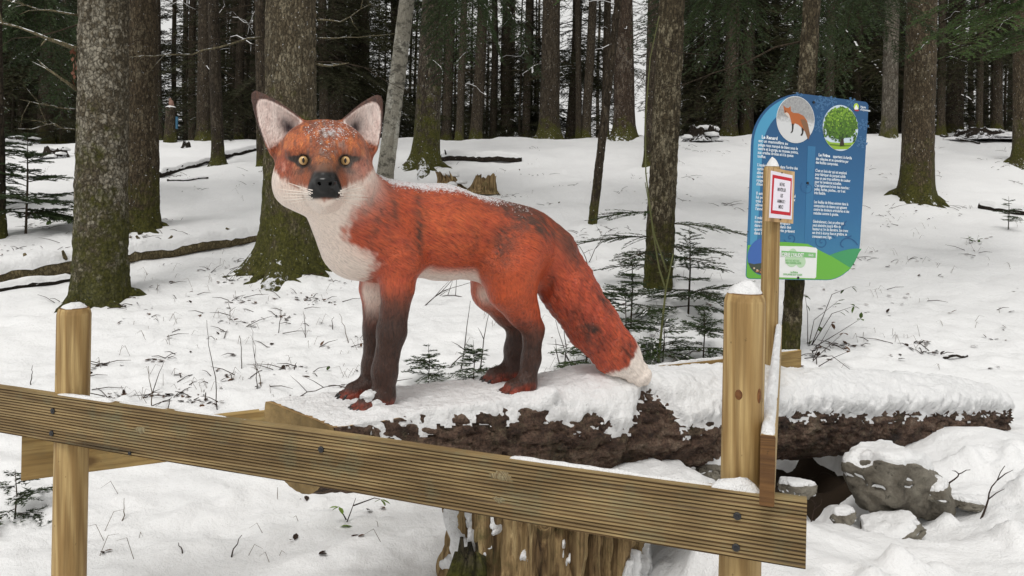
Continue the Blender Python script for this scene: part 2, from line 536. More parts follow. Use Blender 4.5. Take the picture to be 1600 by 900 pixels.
def post(top, bottom_z, r, seed, cap_h, knots=()):
    """turned post with a chamfered top; bottom foot below the snow"""
    top = Vector(top)
    L = top.z - bottom_z
    lean = 0.0
    prof = [(0.0, r * 1.03), (L * 0.35, r * 1.02), (L * 0.7, r), (L - 0.022, r * 0.995), (L - 0.018, r * 0.985), (L - 0.0155, r * 0.955), (L - 0.012, r * 0.955), (L - 0.002, r * 0.86), (L, r * 0.82), (L + 0.0005, 0.0)]
    n = 40
    vs = []
    for z, rr in prof:
        for k in range(n):
            a = 2 * math.pi * k / n
            q = rr * (1 + 0.012 * math.sin(2 * a + seed + z * 2))
            vs.append((q * math.cos(a), q * math.sin(a), z))
    o = mesh_obj('post', vs, ring_faces(len(prof), n) + [tuple(range(n))[::-1]], POST_WOOD, fence)
    o.location = Vector((top.x, top.y, bottom_z)) - FENCE_INV
    o.rotation_euler.z = seed * 1.7
    me = o.data
    me.materials.append(END_WOOD)
    for p in me.polygons:
        if p.index // n >= len(prof) - 3 and p.center.z > L - 0.006: p.material_index = 1
    snow_dome('snow_cap', r * 0.80, cap_h, o, (0, 0, L - 0.001), seed, 0.3, pw=1.35 if cap_h > 0.04 else 2.4)
    return o

KNOT = m_wood('knot_wood', lin(96, 58, 30), lin(132, 88, 48), ax=1, ring=70)
def post_knot(post_o, px, py, d, r, rx, rz):
    """branch knot lying in the turned surface of a post"""
    base = Vector(post_o.location) + FENCE_INV
    p = at(px, py, d)
    a0 = math.atan2(p.y - base.y, p.x - base.x) - post_o.rotation_euler.z
    z0 = p.z - base.z
    vs, n, nr = [], 20, 5
    for i in range(nr):
        u = i / (nr - 1)
        for k in range(n):
            q = 2 * math.pi * k / n
            a = a0 + rx / r * u * math.cos(q)
            rr = r * 1.012 + 0.0012 * (1 - u ** 2) - 0.001 * (u == 1.0)
            vs.append((rr * math.cos(a), rr * math.sin(a), z0 + rz * u * math.sin(q)))
    mesh_obj('knot', vs, ring_faces(nr, n), KNOT, post_o)
DIRF = Vector((1.97, -0.70, 0)).normalized()
PL = at(112, 690, 2.375)           # left post axis
left_post = post((PL.x, PL.y, at(115, 480, 2.375).z), gz(PL.x, PL.y) - 0.25, 0.0485, 1.0, 0.017)
PR = at(1158, 780, 1.722)
right_post = post((PR.x, PR.y, at(1162, 457, 1.722).z), gz(PR.x, PR.y) - 0.25, 0.047, 4.2, 0.026)
post_knot(right_post, 1154, 617, 1.68, 0.0475, 0.0085, 0.012)
post_knot(right_post, 1181, 617, 1.69, 0.0475, 0.0065, 0.017)
PT = at(1202, 500, 4.0)
tall_post = post((PT.x, PT.y, at(1206, 260, 4.0).z), gz(PT.x, PT.y) - 0.25, 0.0455, 2.6, 0.050)

fence_mats = {}
def rail(p0, p1, h, th, mats, grooves=0, seed=0, sag=0.0):
    """board from p0 to p1 (top edge of its front face); front face may be grooved lengthwise"""
    p0, p1 = Vector(p0), Vector(p1)
    L = (p1 - p0).length
    prof, mi = [], []
    if grooves:
        pitch = h / grooves
        for g in range(grooves):
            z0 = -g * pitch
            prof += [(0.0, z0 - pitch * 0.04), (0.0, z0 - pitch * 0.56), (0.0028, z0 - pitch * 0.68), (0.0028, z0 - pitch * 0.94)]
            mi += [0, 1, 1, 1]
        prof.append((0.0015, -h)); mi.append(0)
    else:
        prof += [(0.002, 0.0), (0.0, -0.004), (0.0, -h + 0.004), (0.002, -h)]; mi += [0, 0, 0, 0]
    prof += [(th - 0.002, -h), (th, -h + 0.003), (th, -0.003), (th - 0.002, 0.0)]
    mi += [0, 0, 0, 0]
    n = len(prof); ns = max(2, int(L / 0.06))
    vs, fs, fm = [], [], []
    for i in range(ns + 1):
        x = L * i / ns
        wob = 0.0012 * math.sin(x * 5 + seed) - sag * math.sin(math.pi * x / L)
        for k_, (y, z) in enumerate(prof):
            g_ = k_ // 4 if grooves else 0
            vs.append((x, y + (0.0007 * math.sin(x * 3.1 + g_ * 1.9 + seed) if grooves and k_ % 4 > 1 else 0.0), z + wob + (0.0005 * math.sin(x * 9 + g_ * 2.3) + 0.0004 * math.sin(x * 23 + g_ * 5.1) if grooves and 0 < k_ < 4 * grooves else 0.0)))
    for i in range(ns):
        for k in range(n):
            k2 = (k + 1) % n
            fs.append((i * n + k, i * n + k2, (i + 1) * n + k2, (i + 1) * n + k)); fm.append(mi[k])
    fs.append(tuple(range(n))[::-1]); fm.append(2)
    fs.append(tuple(range(ns * n, (ns + 1) * n))); fm.append(2)
    o = mesh_obj('rail', vs, fs, None, fence, False, mats, fm)
    d = (p1 - p0).normalized()
    yax = Vector((0, 0, 1)).cross(d).normalized()
    zax = d.cross(yax)
    M = Matrix((d, yax, zax)).transposed().to_4x4()
    o.matrix_local = Matrix.Translation(p0 - FENCE_INV) @ M
    fence_mats[o.name] = (Matrix.Translation(p0) @ M).inverted()
    return o, L

def screw(parent, x, z, y=-0.003, r=0.0085):
    mb = MB()
    mb.tube([(x, y + 0.006, z), (x, y, z), (x, y - 0.0012, z)], [r, r, r * 0.75], 12)
    mb.tube([(x, y - 0.001, z), (x, y - 0.0022, z)], [r * 0.45, r * 0.40], 6)
    return mb.build('screw', SCREW, parent, False)

def snow_strip(parent, x0, x1, y0, y1, h, seed, cover=0.0, name='snow_strip', z0=0.0, mat=None, dx=0.012):
    """uneven line of snow along the top edge of a board (in the board's own axes)"""
    nx_, ny_ = max(4, int((x1 - x0) / dx)), 9
    xs = np.linspace(x0, x1, nx_); t = np.linspace(0, 1, ny_)
    Xs, T = np.meshgrid(xs, t, indexing='ij')
    hh = h * np.clip(0.55 + cover + 0.9 * fbm(Xs * 9, seed + 0 * Xs, 0.5, 4), 0.0, 2)
    end = np.clip(np.minimum(Xs - x0, x1 - Xs) / 0.04, 0, 1) ** 0.5
    wob = 0.12 * fbm(Xs * 25, seed + T * 2, 3.1, 2)
    Yv = y0 + (y1 - y0) * np.clip(T + wob * np.sin(math.pi * T), 0, 1)
    prof = np.clip(1 - np.abs(2 * T - 1) ** 2.6, 0, 1) ** 0.7
    Z = z0 - 0.002 + (hh * end) * prof * (1 + 0.35 * fbm(Xs * 60, T * 5 + seed, 1.1, 2)) + 0.0
    vs = np.stack([Xs.ravel(), Yv.ravel(), Z.ravel()], 1)
    return mesh_obj(name, vs, ring_faces(nx_, ny_, False), mat or SNOW_GRAINY, parent)

# front rail (grooved decking board); p0 is beyond the left picture edge
A, B = at(112, 621, 2.29), at(1261, 783.5, 1.588)
dAB = (B - A).normalized()
P0 = A - dAB * 0.62
P0.z = A.z
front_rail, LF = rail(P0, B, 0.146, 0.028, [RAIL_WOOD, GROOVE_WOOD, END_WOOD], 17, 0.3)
def rail_local(o, p): return fence_mats[o.name] @ Vector(p)
for sx, sy, sd in ((83, 642, 2.31), (81, 677, 2.31), (502, 702, 2.0), (203, 708, 2.22), (1152, 806, 1.64), (1150, 855, 1.64)):
    q = rail_local(front_rail, at(sx, sy, sd))
    # slide along the ray until it meets the face
    c0 = rail_local(front_rail, (0, 0, CAM_Z))
    k = (0 - c0.y) / (q.y - c0.y)
    q = c0 + (q - c0) * k
    screw(front_rail, q.x, q.z, r=0.0085 if sy != 708 else 0.0055)
KNOT_PALE = m_wood('rail_knot', lin(104, 84, 56), lin(168, 156, 122), knot=(0.05, 0.03, 0.015), ax=1, ring=90, green=0.5)
for sx, sy, sd, kx_, kz_ in ((783, 744, 1.86, 0.030, 0.013), (779, 781, 1.86, 0.017, 0.008), (219, 672, 2.23, 0.022, 0.010)):
    q = rail_local(front_rail, at(sx, sy, sd)); c0 = rail_local(front_rail, (0, 0, CAM_Z))
    q = c0 + (q - c0) * ((0 - c0.y) / (q.y - c0.y))
    vs = []
    for i in range(6):
        u = i / 5
        for k in range(22):
            a = 2 * math.pi * k / 22
            j = 1 + 0.18 * math.sin(3 * a + sx) + 0.1 * math.sin(7 * a)
            vs.append((q.x + kx_ * u * j * math.cos(a), -0.0016 * (1 - u ** 3) + 0.0008 * math.sin(u * 14) + 0.0012 * u, q.z + kz_ * u * j * math.sin(a)))
    mesh_obj('knot', vs, ring_faces(6, 22), KNOT_PALE, front_rail)
xl = lambda px, py, d: rail_local(front_rail, at(px, py, d)).x
snow_strip(front_rail, xl(70, 612, 2.3), xl(175, 626, 2.25), 0.004, 0.027, 0.012, 3.0, 0.3)
snow_strip(front_rail, xl(180, 630, 2.25), xl(420, 665, 2.1), 0.014, 0.027, 0.0035, 5.0)
snow_strip(front_rail, xl(800, 718, 1.85), xl(1120, 763, 1.66), 0.010, 0.027, 0.010, 8.0, 0.1)
snow_strip(front_rail, xl(1110, 765, 1.66), xl(1190, 775, 1.62), 0.002, 0.028, 0.026, 2.0, 0.35)
snow_strip(front_rail, xl(1206, 775, 1.61), xl(1250, 782, 1.59), 0.006, 0.027, 0.008, 12.0, 0.1)

# back rail, parallel to the log
B0, B1 = at(34, 683, 2.46), at(1252, 556, 4.24)
B1.z = B0.z
back_rail, LB = rail(B0, B1, 0.146, 0.028, [BACK_WOOD, BACK_WOOD, END_WOOD], 0, 2.0)
snow_strip(back_rail, 0.75, LB - 0.01, 0.002, 0.027, 0.012, 4.0, 0.2)
# side rail from the right post to the tall post
S0 = at(1212, 682, 1.565)
S1 = at(1222, 508, 4.0)
side_rail, LS = rail(S0, S1, 0.146, 0.030, [BACK_WOOD, BACK_WOOD, END_WOOD], 0, 7.0)
snow_strip(side_rail, 0.0, LS - 0.01, 0.001, 0.030, 0.020, 6.0, 0.35)

# ------------------------------------------------------------------ the big log the fox stands on
UD, VD = Vector((0.866025, 0.5, 0)), Vector((-0.5, 0.866025, 0))    # along the log, across it (away from the camera)
LOG_N, CUT_Z = 2.285, 0.90
LT0, LT1 = 0.585, 4.47
def log_c(t): return 0.855 - 0.114 * (t - 0.59)
def log_r(t): return 0.192 - 0.010 * (t - 0.6)
def log_pt(t, v, z): return UD * t + VD * (LOG_N + v) + Vector((0, 0, z))
LOG_O = log_pt(2.4, 0, 0.3)
log_e = empty('fallen_log', LOG_O)
tag(log_e, 'thick brown bark log under the fox with flat sawn left end and snow on top', 'log')

def m_logbark():
    t = NT('log_bark')
    co = t.co()
    st = t.map(co, (0.45, 1, 1))
    n1 = t.noise(st, 14, 7, 0.68)
    c = t.ramp(n1, [(0.32, (0.014, 0.009, 0.007)), (0.44, (0.080, 0.046, 0.032)), (0.55, (0.175, 0.108, 0.076)), (0.68, (0.30, 0.225, 0.165))])
    lich = t.ramp(t.noise(co, 34, 6, 0.8), [(0.53, 0), (0.66, 1)])
    c = t.mix(t.math('MULTIPLY', lich, 0.7), c, (0.23, 0.19, 0.12))
    mo = t.ramp(t.noise(co, 5, 5, 0.7), [(0.52, 0), (0.66, 1)])
    c = t.mix(t.math('MULTIPLY', mo, 0.5), c, (0.05, 0.055, 0.02))
    gr = t.noise(co, 110, 6, 0.75)
    c = t.mix(1.0, c, t.ramp(gr, [(0.35, 0.35), (0.62, 1.35)]), 'MULTIPLY')
    nb = t.bump(gr, 0.8, 0.012)
    nb = t.bump(t.noise(st, 24, 8, 0.75), 1.0, 0.04, nb)
    nb = t.bump(t.vor(st, 38, 'DISTANCE_TO_EDGE'), 0.5, 0.012, nb)
    return t.done(c, 0.8, nb, 0.3)
LOG_BARK = m_logbark()
def m_cutwood(name, a, b):
    t = NT(name)
    co = t.co()
    st = t.map(co, (0.15, 1, 1))
    c = t.mix(t.noise(st, 30, 6, 0.6), a, b)
    c = t.mix(t.math('MULTIPLY', t.ramp(t.noise(co, 7, 5), [(0.4, 0), (0.65, 1)]), 0.7), c, tuple(x * 0.35 for x in a))
    return t.done(c, 0.75, t.bump(t.noise(st, 60, 5), 0.6, 0.008), 0.25)
CUT_WOOD = m_cutwood('sawn_log_wood', lin(150, 122, 80), lin(196, 160, 108))
END_FACE = m_cutwood('weathered_end', lin(136, 114, 74), lin(176, 150, 104))

ts = np.concatenate([np.arange(LT0, 2.4, 0.0095), np.arange(2.4, LT1 + 0.01, 0.015)])
NA = 150
vs, cutm = [], []
ang = np.arange(NA) / NA * 2 * math.pi
T_, A_ = np.meshgrid(ts, ang, indexing='ij')
plate = np.abs(vnoise(T_ * 16, np.cos(A_) * 5.5, np.sin(A_) * 5.5) + 0.35 * vnoise(T_ * 40, np.cos(A_) * 14, np.sin(A_) * 14))
disp = -0.016 * np.clip(0.30 - plate, 0, 1) / 0.30 + 0.004 * fbm(T_ * 60, np.cos(A_) * 24, np.sin(A_) * 24, 2) + 0.013 * fbm(T_ * 6, np.cos(A_) * 2.5, np.sin(A_) * 2.5, 5, 0.6) + 0.010 * fbm(T_ * 22, np.cos(A_) * 9, np.sin(A_) * 9, 3)
disp = disp * (0.15 + 0.85 * sstep(LT0 + 0.01, LT0 + 0.12, T_))
knob = 0.02 * np.exp(-(((T_ - 1.78) / 0.05) ** 2)) * np.clip(np.sin(A_ + 2.2), 0, 1)
rr = log_r(T_) + disp + knob - 0.045 * sstep(3.9, 4.47, T_)
V_ = -rr * np.sin(A_)
Z_ = log_c(T_) + rr * np.cos(A_)
cz = CUT_Z + 0.003 * fbm(T_ * 8, V_ * 15, 1.0, 3)
iscut = Z_ > cz - 0.0005
Z_ = np.minimum(Z_, cz)
# the end is sawn a little askew
T2 = np.where(T_ == ts[0], T_ - 0.30 * V_, T_ + np.clip(0.25 - (T_ - LT0), 0, 0.25) / 0.25 * (-0.30 * V_))
W = np.array(UD)[None, None, :] * T2[..., None] + np.array(VD)[None, None, :] * (LOG_N + V_)[..., None]
W[..., 2] += Z_
LOG_ROT = math.atan2(UD.y, UD.x)
def to_log(Wp):
    q = Wp - np.array(LOG_O)
    c, s = math.cos(LOG_ROT), math.sin(LOG_ROT)
    return np.stack([q[..., 0] * c + q[..., 1] * s, -q[..., 0] * s + q[..., 1] * c, q[..., 2]], -1)
log_e.rotation_euler.z = LOG_ROT
Lv = to_log(W)
fcs = ring_faces(len(ts), NA)
ic = iscut.ravel()
fm = [1 if (ic[f[0]] and ic[f[1]] and ic[f[2]]) else 0 for f in fcs]
mesh_obj('bark', Lv.reshape(-1, 3), fcs, None, log_e, True, [LOG_BARK, CUT_WOOD], fm)
def endcap(row, name, mat, off, rev):
    c = row.mean(0)
    rings, n = [c[None] + (row - c) * u for u in (1.0, 0.94, 0.75, 0.5, 0.25, 0.03)], len(row)
    v = np.concatenate(rings)
    v[:, 0] += off + 0.004 * fbm(v[:, 1] * 25, v[:, 2] * 25, 1.0, 3)
    f = ring_faces(len(rings), n) + [tuple(range((len(rings) - 1) * n, len(rings) * n))]
    if rev: f = [q[::-1] for q in f]
    return mesh_obj(name, v, f, mat, log_e, True)
endcap(Lv[0], 'end_face', END_FACE, 0.0, False)
endcap(Lv[-1], 'end_face', END_FACE, 0.0, True)

# snow lying on the log: clumpy front edge, bare patch behind the tail
tt = np.concatenate([np.arange(LT0 + 0.01, 2.6, 0.0065), np.arange(2.6, LT1 + 0.04, 0.010)])
ph = np.linspace(-R(95), R(104), 96)
TT, PH = np.meshgrid(tt, ph, indexing='ij')
r_ = log_r(TT) - 0.045 * sstep(3.9, 4.47, TT)
Vv = -r_ * np.sin(PH); Zv = log_c(TT) + r_ * np.cos(PH)
flat_ = sstep(CUT_Z - 0.004, CUT_Z + 0.004, Zv)
Zv = np.minimum(Zv, CUT_Z)
edge = np.interp(TT, [0.55, 0.7, 0.9, 1.1, 1.3, 1.42, 1.55, 1.68, 1.76, 1.83, 1.90, 2.0, 2.2, 2.6, 3.2, 4.0, 4.5], [60, 70, 66, 60, 57, 66, 70, 84, 64, 30, 36, 80, 70, 64, 67, 66, 60])
edge = R(1) * (edge + 7 * fbm(TT * 7, PH * 1.0, 4.4, 2) + 13 * fbm(TT * 24, PH * 5.0, 1.4, 3) + 7 * fbm(TT * 70, PH * 14, 7.4, 2))
edge_b = -R(82) + R(10) * fbm(TT * 9, PH * 2, 2.4, 3)
df, db = (edge - PH) / R(14), (PH - edge_b) / R(18)
cov = np.clip(np.minimum(df, db), -1, 1)
lip = np.where(cov > 0, np.sqrt(np.clip(1 - (1 - np.clip(cov, 0, 1)) ** 2, 0, 1)), cov * 0.3)
thick = 0.012 + 0.028 * sstep(1.45, 1.75, TT) + 0.016 * sstep(1.9, 2.4, TT) + 0.005 * sstep(R(20), R(60), PH) * sstep(0.8, 1.2, TT)
thick = thick * (1 + 0.45 * fbm(TT * 5, PH * 2, 6.6, 3)) + 0.009 * fbm(TT * 22, PH * 6, 2.6, 3) + 0.004 * fbm(TT * 70, PH * 18, 5.6, 2)
def blob(tc, vc, h, s): return h * np.exp(-(((TT - tc) / s) ** 2 + ((Vv - vc) / s) ** 2))
thick = thick + blob(1.40, -0.155, 0.045, 0.035) + blob(0.80, -0.11, 0.02, 0.05)
e_end = np.clip((TT - LT0) / 0.05, 0, 1) ** 0.6 * np.clip((LT1 + 0.05 - TT) / 0.08, 0, 1) ** 0.6
off = np.where(lip > 0, np.clip(thick, 0.005, 1) * lip * e_end, lip * 0.02) - 0.004
nv = -np.sin(PH) * (0.8 - 0.7 * flat_); nz_ = np.cos(PH) * (1 - flat_) * 0.6 + 0.45 + 0.5 * flat_
skew = np.clip(0.25 - (TT - LT0), 0, 0.25) / 0.25 * (-0.30 * Vv)
W = np.array(UD)[None, None, :] * (TT + skew)[..., None] + np.array(VD)[None, None, :] * (LOG_N + Vv + nv * off)[..., None]
W[..., 2] += Zv + np.where(lip > 0, nz_, np.cos(PH)) * off
fq = np.array(ring_faces(len(tt), len(ph), False))[:, ::-1]
fq = fq[(lip.ravel()[fq] > -0.28).any(1)]
mesh_obj('snow_cover', to_log(W).reshape(-1, 3), fq, SNOW_GRAINY, log_e)

# ------------------------------------------------------------------ rotten stump under the log
def m_rot():
    t = NT('rotten_wood')
    co = t.co()
    st = t.map(co, (1, 1, 0.07))
    n1 = t.noise(st, 26, 7, 0.65)
    c = t.ramp(n1, [(0.30, (0.028, 0.016, 0.008)), (0.44, (0.15, 0.095, 0.045)), (0.57, (0.32, 0.225, 0.11)), (0.70, (0.50, 0.39, 0.21))])
    mo = t.ramp(t.noise(co, 6, 5, 0.7), [(0.54, 0), (0.68, 1)])
    c = t.mix(t.math('MULTIPLY', mo, 0.65), c, (0.06, 0.065, 0.02))
    nb = t.bump(n1, 1.0, 0.03)
    nb = t.bump(t.noise(t.map(co, (1, 1, 0.15)), 120, 4), 0.6, 0.008, nb)
    return t.done(c, 0.85, nb, 0.2)
ROT = m_rot()
SX, SY = 0.17, 2.80
sg = min(gz(SX + dx, SY + dy) for dx in (-.4, 0, .4) for dy in (-.4, 0, .4)) - 0.1
stump = empty('rotten_stump', (SX, SY, sg))
tag(stump, 'rotten yellow brown stump propping the fox log behind the front rail', 'stump')
nz2, na2 = 90, 340
zz = np.linspace(0, 1, nz2); aa = np.arange(na2) / na2 * 2 * math.pi
ZZ, AA = np.meshgrid(zz, aa, indexing='ij')
Ht = 0.535 - sg
ca, sa = np.cos(AA), np.sin(AA)
jag = np.abs(vnoise(ca * 9, sa * 9, ZZ * 0.9)) * 0.085 + np.abs(vnoise(ca * 26, sa * 26, ZZ * 2.2)) * 0.036 + 0.020 * np.abs(vnoise(ca * 60, sa * 60, ZZ * 5)) + 0.016 * np.abs(vnoise(ca * 33, sa * 33, ZZ * 7 + 3))
RR = 0.30 + 0.06 * fbm(ca * 1.6, sa * 1.6, ZZ * 0.9, 2) + jag + 0.07 * (1 - ZZ) ** 2
topz = Ht * ZZ * (1 - 0.10 * np.abs(vnoise(ca * 8, sa * 8, 0.3)) * ZZ ** 3)
sv = np.stack([RR * ca, RR * sa, topz], -1).reshape(-1, 3)
sf = ring_faces(nz2, na2)
# ragged top
base = len(sv)
inner = []
for u in (0.85, 0.6, 0.35, 0.1):
    q = np.stack([RR[-1] * ca[-1] * u, RR[-1] * sa[-1] * u, topz[-1] - 0.02 * (1 - u) + 0.02 * vnoise(ca[-1] * 5 * u, sa[-1] * 5 * u, 4.0)], -1)
    inner.append(q)
sv = np.concatenate([sv] + inner)
st_ = base - na2
for j in range(4):
    a0 = st_ if j == 0 else base + (j - 1) * na2
    b0 = base + j * na2
    sf += [(a0 + k, a0 + (k + 1) % na2, b0 + (k + 1) % na2, b0 + k) for k in range(na2)]
mesh_obj('rotten_wood', sv, sf, ROT, stump)
# snow on the stump: shelf towards the right and clumps caught on the front
def snow_lump(name, center, size, parent, seed, sub=4, rough=0.25, mat=None, flatb=True):
    v, f = ico(sub)
    n = fbm(v[:, 0] * 2.2 + seed, v[:, 1] * 2.2, v[:, 2] * 2.2 + seed, 4)
    v = v * (1 + rough * n)[:, None]
    if flatb: v[:, 2] = np.where(v[:, 2] < -0.25, -0.25 + (v[:, 2] + 0.25) * 0.2, v[:, 2])
    v = v * np.array(size)
    o = mesh_obj(name, v, f, mat or SNOW_GRAINY, parent)
    o.location = center
    return o
random.seed(5)
snow_lump('snow', (0.16, -0.26, Ht + 0.005), (0.25, 0.13, 0.06), stump, 1.0, 5)
snow_lump('snow', (0.34, -0.10, Ht + 0.01), (0.22, 0.20, 0.07), stump, 2.0, 5)
# snow clinging to the ragged face, thickest towards the right foot
nzs, nas = 110, 240
ZZ, AA = np.meshgrid(np.linspace(0.0, 1.0, nzs), np.linspace(-math.pi * 1.02, 0.35, nas), indexing='ij')
ca, sa = np.cos(AA), np.sin(AA)
jag = np.abs(vnoise(ca * 9, sa * 9, ZZ * 0.9)) * 0.085 + np.abs(vnoise(ca * 26, sa * 26, ZZ * 2.2)) * 0.036
RR = 0.30 + 0.06 * fbm(ca * 1.6, sa * 1.6, ZZ * 0.9, 2) + jag + 0.07 * (1 - ZZ) ** 2
bias = -0.55 + 1.35 * sstep(-1.55, -0.5, AA) * sstep(0.95, 0.45, ZZ) + 0.85 * np.exp(-(((AA + 2.55) / 0.30) ** 2 + ((ZZ - 0.80) / 0.22) ** 2)) + 0.35 * sstep(0.35, 0.0, ZZ)
cm = bias + 1.05 * fbm(ca * 7, sa * 7, ZZ * 6, 4)
lip = np.clip(cm / 0.30, -1, 1)
lip = np.where(lip > 0, np.sqrt(np.clip(1 - (1 - lip) ** 2, 0, 1)), lip)
th = np.where(lip > 0, lip * (0.036 + 0.014 * fbm(ca * 14, sa * 14, ZZ * 12, 3)), lip * 0.02) - 0.004
Rs = RR + th
sv2 = np.stack([Rs * ca, Rs * sa, Ht * ZZ * 0.97 + np.clip(th, 0, 1) * 0.5], -1).reshape(-1, 3)
fq = np.array(ring_faces(nzs, nas, False)); fq = fq[(lip.ravel()[fq] > -0.25).any(1)]
mesh_obj('snow', sv2, fq, SNOW_GRAINY, stump)
mb = MB()
for k in range(7):
    p0 = at(704 + k * 8 + random.uniform(-3, 3), 905, 2.46); p1 = at(712 + k * 6 + random.uniform(-4, 4), random.uniform(838, 868), 2.50)
    d = random.uniform(0.014, 0.022)
    mb.tube([p0 - Vector((SX, SY, sg)), (p0 + p1) / 2 - Vector((SX, SY, sg)) + Vector((0.006, 0, 0)), p1 - Vector((SX, SY, sg))], [d, d * 0.9, d * 0.35], 6)
mb.build('bark_splinters', m_bark('stump_bark', (0.012, 0.010, 0.007), (0.06, 0.05, 0.032), moss_h=1.2, plate=40), stump)

# dark lumpy sheet: shade of the hollow under the log, put into its colour
HOLLOW_SHADE = m_flat('hollow_shade', (0.026, 0.018, 0.012), 0.95, 0.1, 1.0)
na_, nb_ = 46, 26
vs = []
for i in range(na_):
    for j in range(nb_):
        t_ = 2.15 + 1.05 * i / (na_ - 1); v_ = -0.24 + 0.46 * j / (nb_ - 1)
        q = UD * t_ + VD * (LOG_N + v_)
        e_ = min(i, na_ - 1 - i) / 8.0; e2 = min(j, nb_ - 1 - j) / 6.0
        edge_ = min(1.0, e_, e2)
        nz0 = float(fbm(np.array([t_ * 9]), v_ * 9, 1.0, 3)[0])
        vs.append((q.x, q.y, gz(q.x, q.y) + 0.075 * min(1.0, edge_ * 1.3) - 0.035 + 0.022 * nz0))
e_o = mesh_obj('hollow_shade_sheet', vs, [f[::-1] for f in ring_faces(na_, nb_, False)], HOLLOW_SHADE)
tag(e_o, 'dark sheet painted as the shade in the hollow under the log', None, None, 'structure')

# ------------------------------------------------------------------ stones on the right bank
def m_stone():
    t = NT('limestone')
    co = t.co()
    n1 = t.noise(co, 7, 8, 0.68)
    c = t.ramp(n1, [(0.3, (0.045, 0.038, 0.030)), (0.45, (0.17, 0.15, 0.118)), (0.6, (0.30, 0.275, 0.225)), (0.76, (0.42, 0.40, 0.34))])
    pit = t.ramp(t.noise(co, 22, 5, 0.7), [(0.30, 1), (0.40, 0)])
    c = t.mix(t.math('MULTIPLY', pit, 0.8), c, (0.02, 0.02, 0.014))
    mo = t.ramp(t.noise(co, 4, 5, 0.7), [(0.58, 0), (0.70, 1)])
    c = t.mix(t.math('MULTIPLY', mo, 0.25), c, (0.06, 0.06, 0.02))
    nb = t.bump(n1, 1.0, 0.04)
    nb = t.bump(t.noise(co, 45, 7, 0.75), 1.0, 0.02, nb)
    return t.done(c, 0.85, nb, 0.25)
STONE = m_stone()
def stone(label, px, py, d, size, rz, seed, snow_h, cut=0.30, tilt=0.0, snow_off=(0, 0)):
    c = at(px, py, d)
    e = empty('stone', c, rz)
    tag(e, label, 'stone', 'stones on the snowy bank')
    v, f = ico(5)
    rs = np.random.default_rng(int(seed * 10))
    pn = rs.normal(0, 1, (22, 3)); pn /= np.linalg.norm(pn, axis=1)[:, None]
    po = rs.uniform(0.72, 1.0, 22)
    dots = v @ pn.T
    rad_ = np.min(np.where(dots > 0.15, po[None] / np.maximum(dots, 0.15), 9.0), 1)
    n = fbm(v[:, 0] * 1.6 + seed, v[:, 1] * 1.6, v[:, 2] * 1.6 + seed * 2, 3)
    pits = np.clip(0.5 - 2.2 * np.abs(vnoise(v[:, 0] * 3.2 + seed * 3, v[:, 1] * 3.2, v[:, 2] * 3.2) + 0.55), 0, 1)
    q = v * (np.clip(rad_, 0.5, 1.25) * (1 + 0.10 * n - 0.30 * pits + 0.07 * fbm(v[:, 0] * 6, v[:, 1] * 6, v[:, 2] * 6 + seed, 4)))[:, None]
    q = q * np.array(size)
    top = size[2] * cut
    q[:, 2] = np.where(q[:, 2] > top, top + (q[:, 2] - top) * 0.35, q[:, 2]) + q[:, 0] * tilt
    mesh_obj('rock', q, f, STONE, e)
    if snow_h:
        m = v[:, 2] > -0.05
        s = q.copy()
        up = sstep(0.12, 0.62, v[:, 2] + 0.12 * fbm(v[:, 0] * 3 + seed, v[:, 1] * 3, v[:, 2] * 3, 3) + snow_off[1] * v[:, 1])
        s = s * (1 - 0.05 * (1 - up))[:, None]
        s[:, 2] += (snow_h * (1 + 0.35 * fbm(q[:, 0] * 14, q[:, 1] * 14, seed, 3))) * up - 0.012 * (1 - up)
        mm = set(np.where(m)[0].tolist())
        keep = [g for g in f if all(i in mm for i in g)]
        remap = {i: j for j, i in enumerate(sorted(mm))}
        mesh_obj('snow', s[sorted(mm)], [[remap[i] for i in g] for g in keep], SNOW_GRAINY, e)
    return e
stone('big grey limestone block with snow cap under the right end of the log', 1392, 752, 3.02, (0.205, 0.17, 0.155), 0.15, 3.1, 0.035, 0.60, -0.10, (0, 0.40))
stone('low brown stone slab half sunk in snow below the big limestone block', 1388, 832, 2.85, (0.12, 0.09, 0.055), 0.35, 7.7, 0.02, 0.4, 0.25, (0, 0.3))
stone('brown stone at the bottom right corner of the picture', 1574, 872, 2.75, (0.085, 0.08, 0.07), 0.2, 11.2, 0.022, 0.4, 0.1, (0, 0.3))
stone('small rounded stone in the dark gap under the log beside the side rail', 1246, 764, 3.0, (0.075, 0.06, 0.05), 0.0, 15.0, 0.012, 0.4, 0, (0, 0.4))
stone('tiny stone tip poking from the snow near the bottom right corner', 1524, 862, 2.8, (0.03, 0.03, 0.03), 0.0, 19.0, 0.0)
stone('dark mossy stone at the foot of the bare twigs right of the big limestone block', 1512, 788, 3.0, (0.085, 0.05, 0.03), 0.2, 23.0, 0.014, 0.4, -0.2, (0, 0.45))
stone('small angular stone left of the low brown slab', 1318, 806, 2.9, (0.05, 0.045, 0.035), 0.5, 31.0, 0.012, 0.4, 0.1, (0, 0.3))
stone('narrow stone wedged against the right flank of the big limestone block', 1462, 768, 2.95, (0.06, 0.05, 0.05), 0.9, 35.0, 0.015, 0.4, 0.1, (0, 0.3))
stone('dark mossy stone between stump and right post', 1118, 730, 3.0, (0.09, 0.08, 0.06), 0.2, 27.0, 0.03, 0.4, 0.0, (0, 0.3))

# ------------------------------------------------------------------ the fox sculpture (one continuous body)
FOX_T, FOX_N, FOX_Z = 1.07, 2.315, CUT_Z + 0.006
FOX_O = UD * FOX_T + VD * FOX_N + Vector((0, 0, FOX_Z))
UDn, VDn = np.array(UD), np.array(VD)

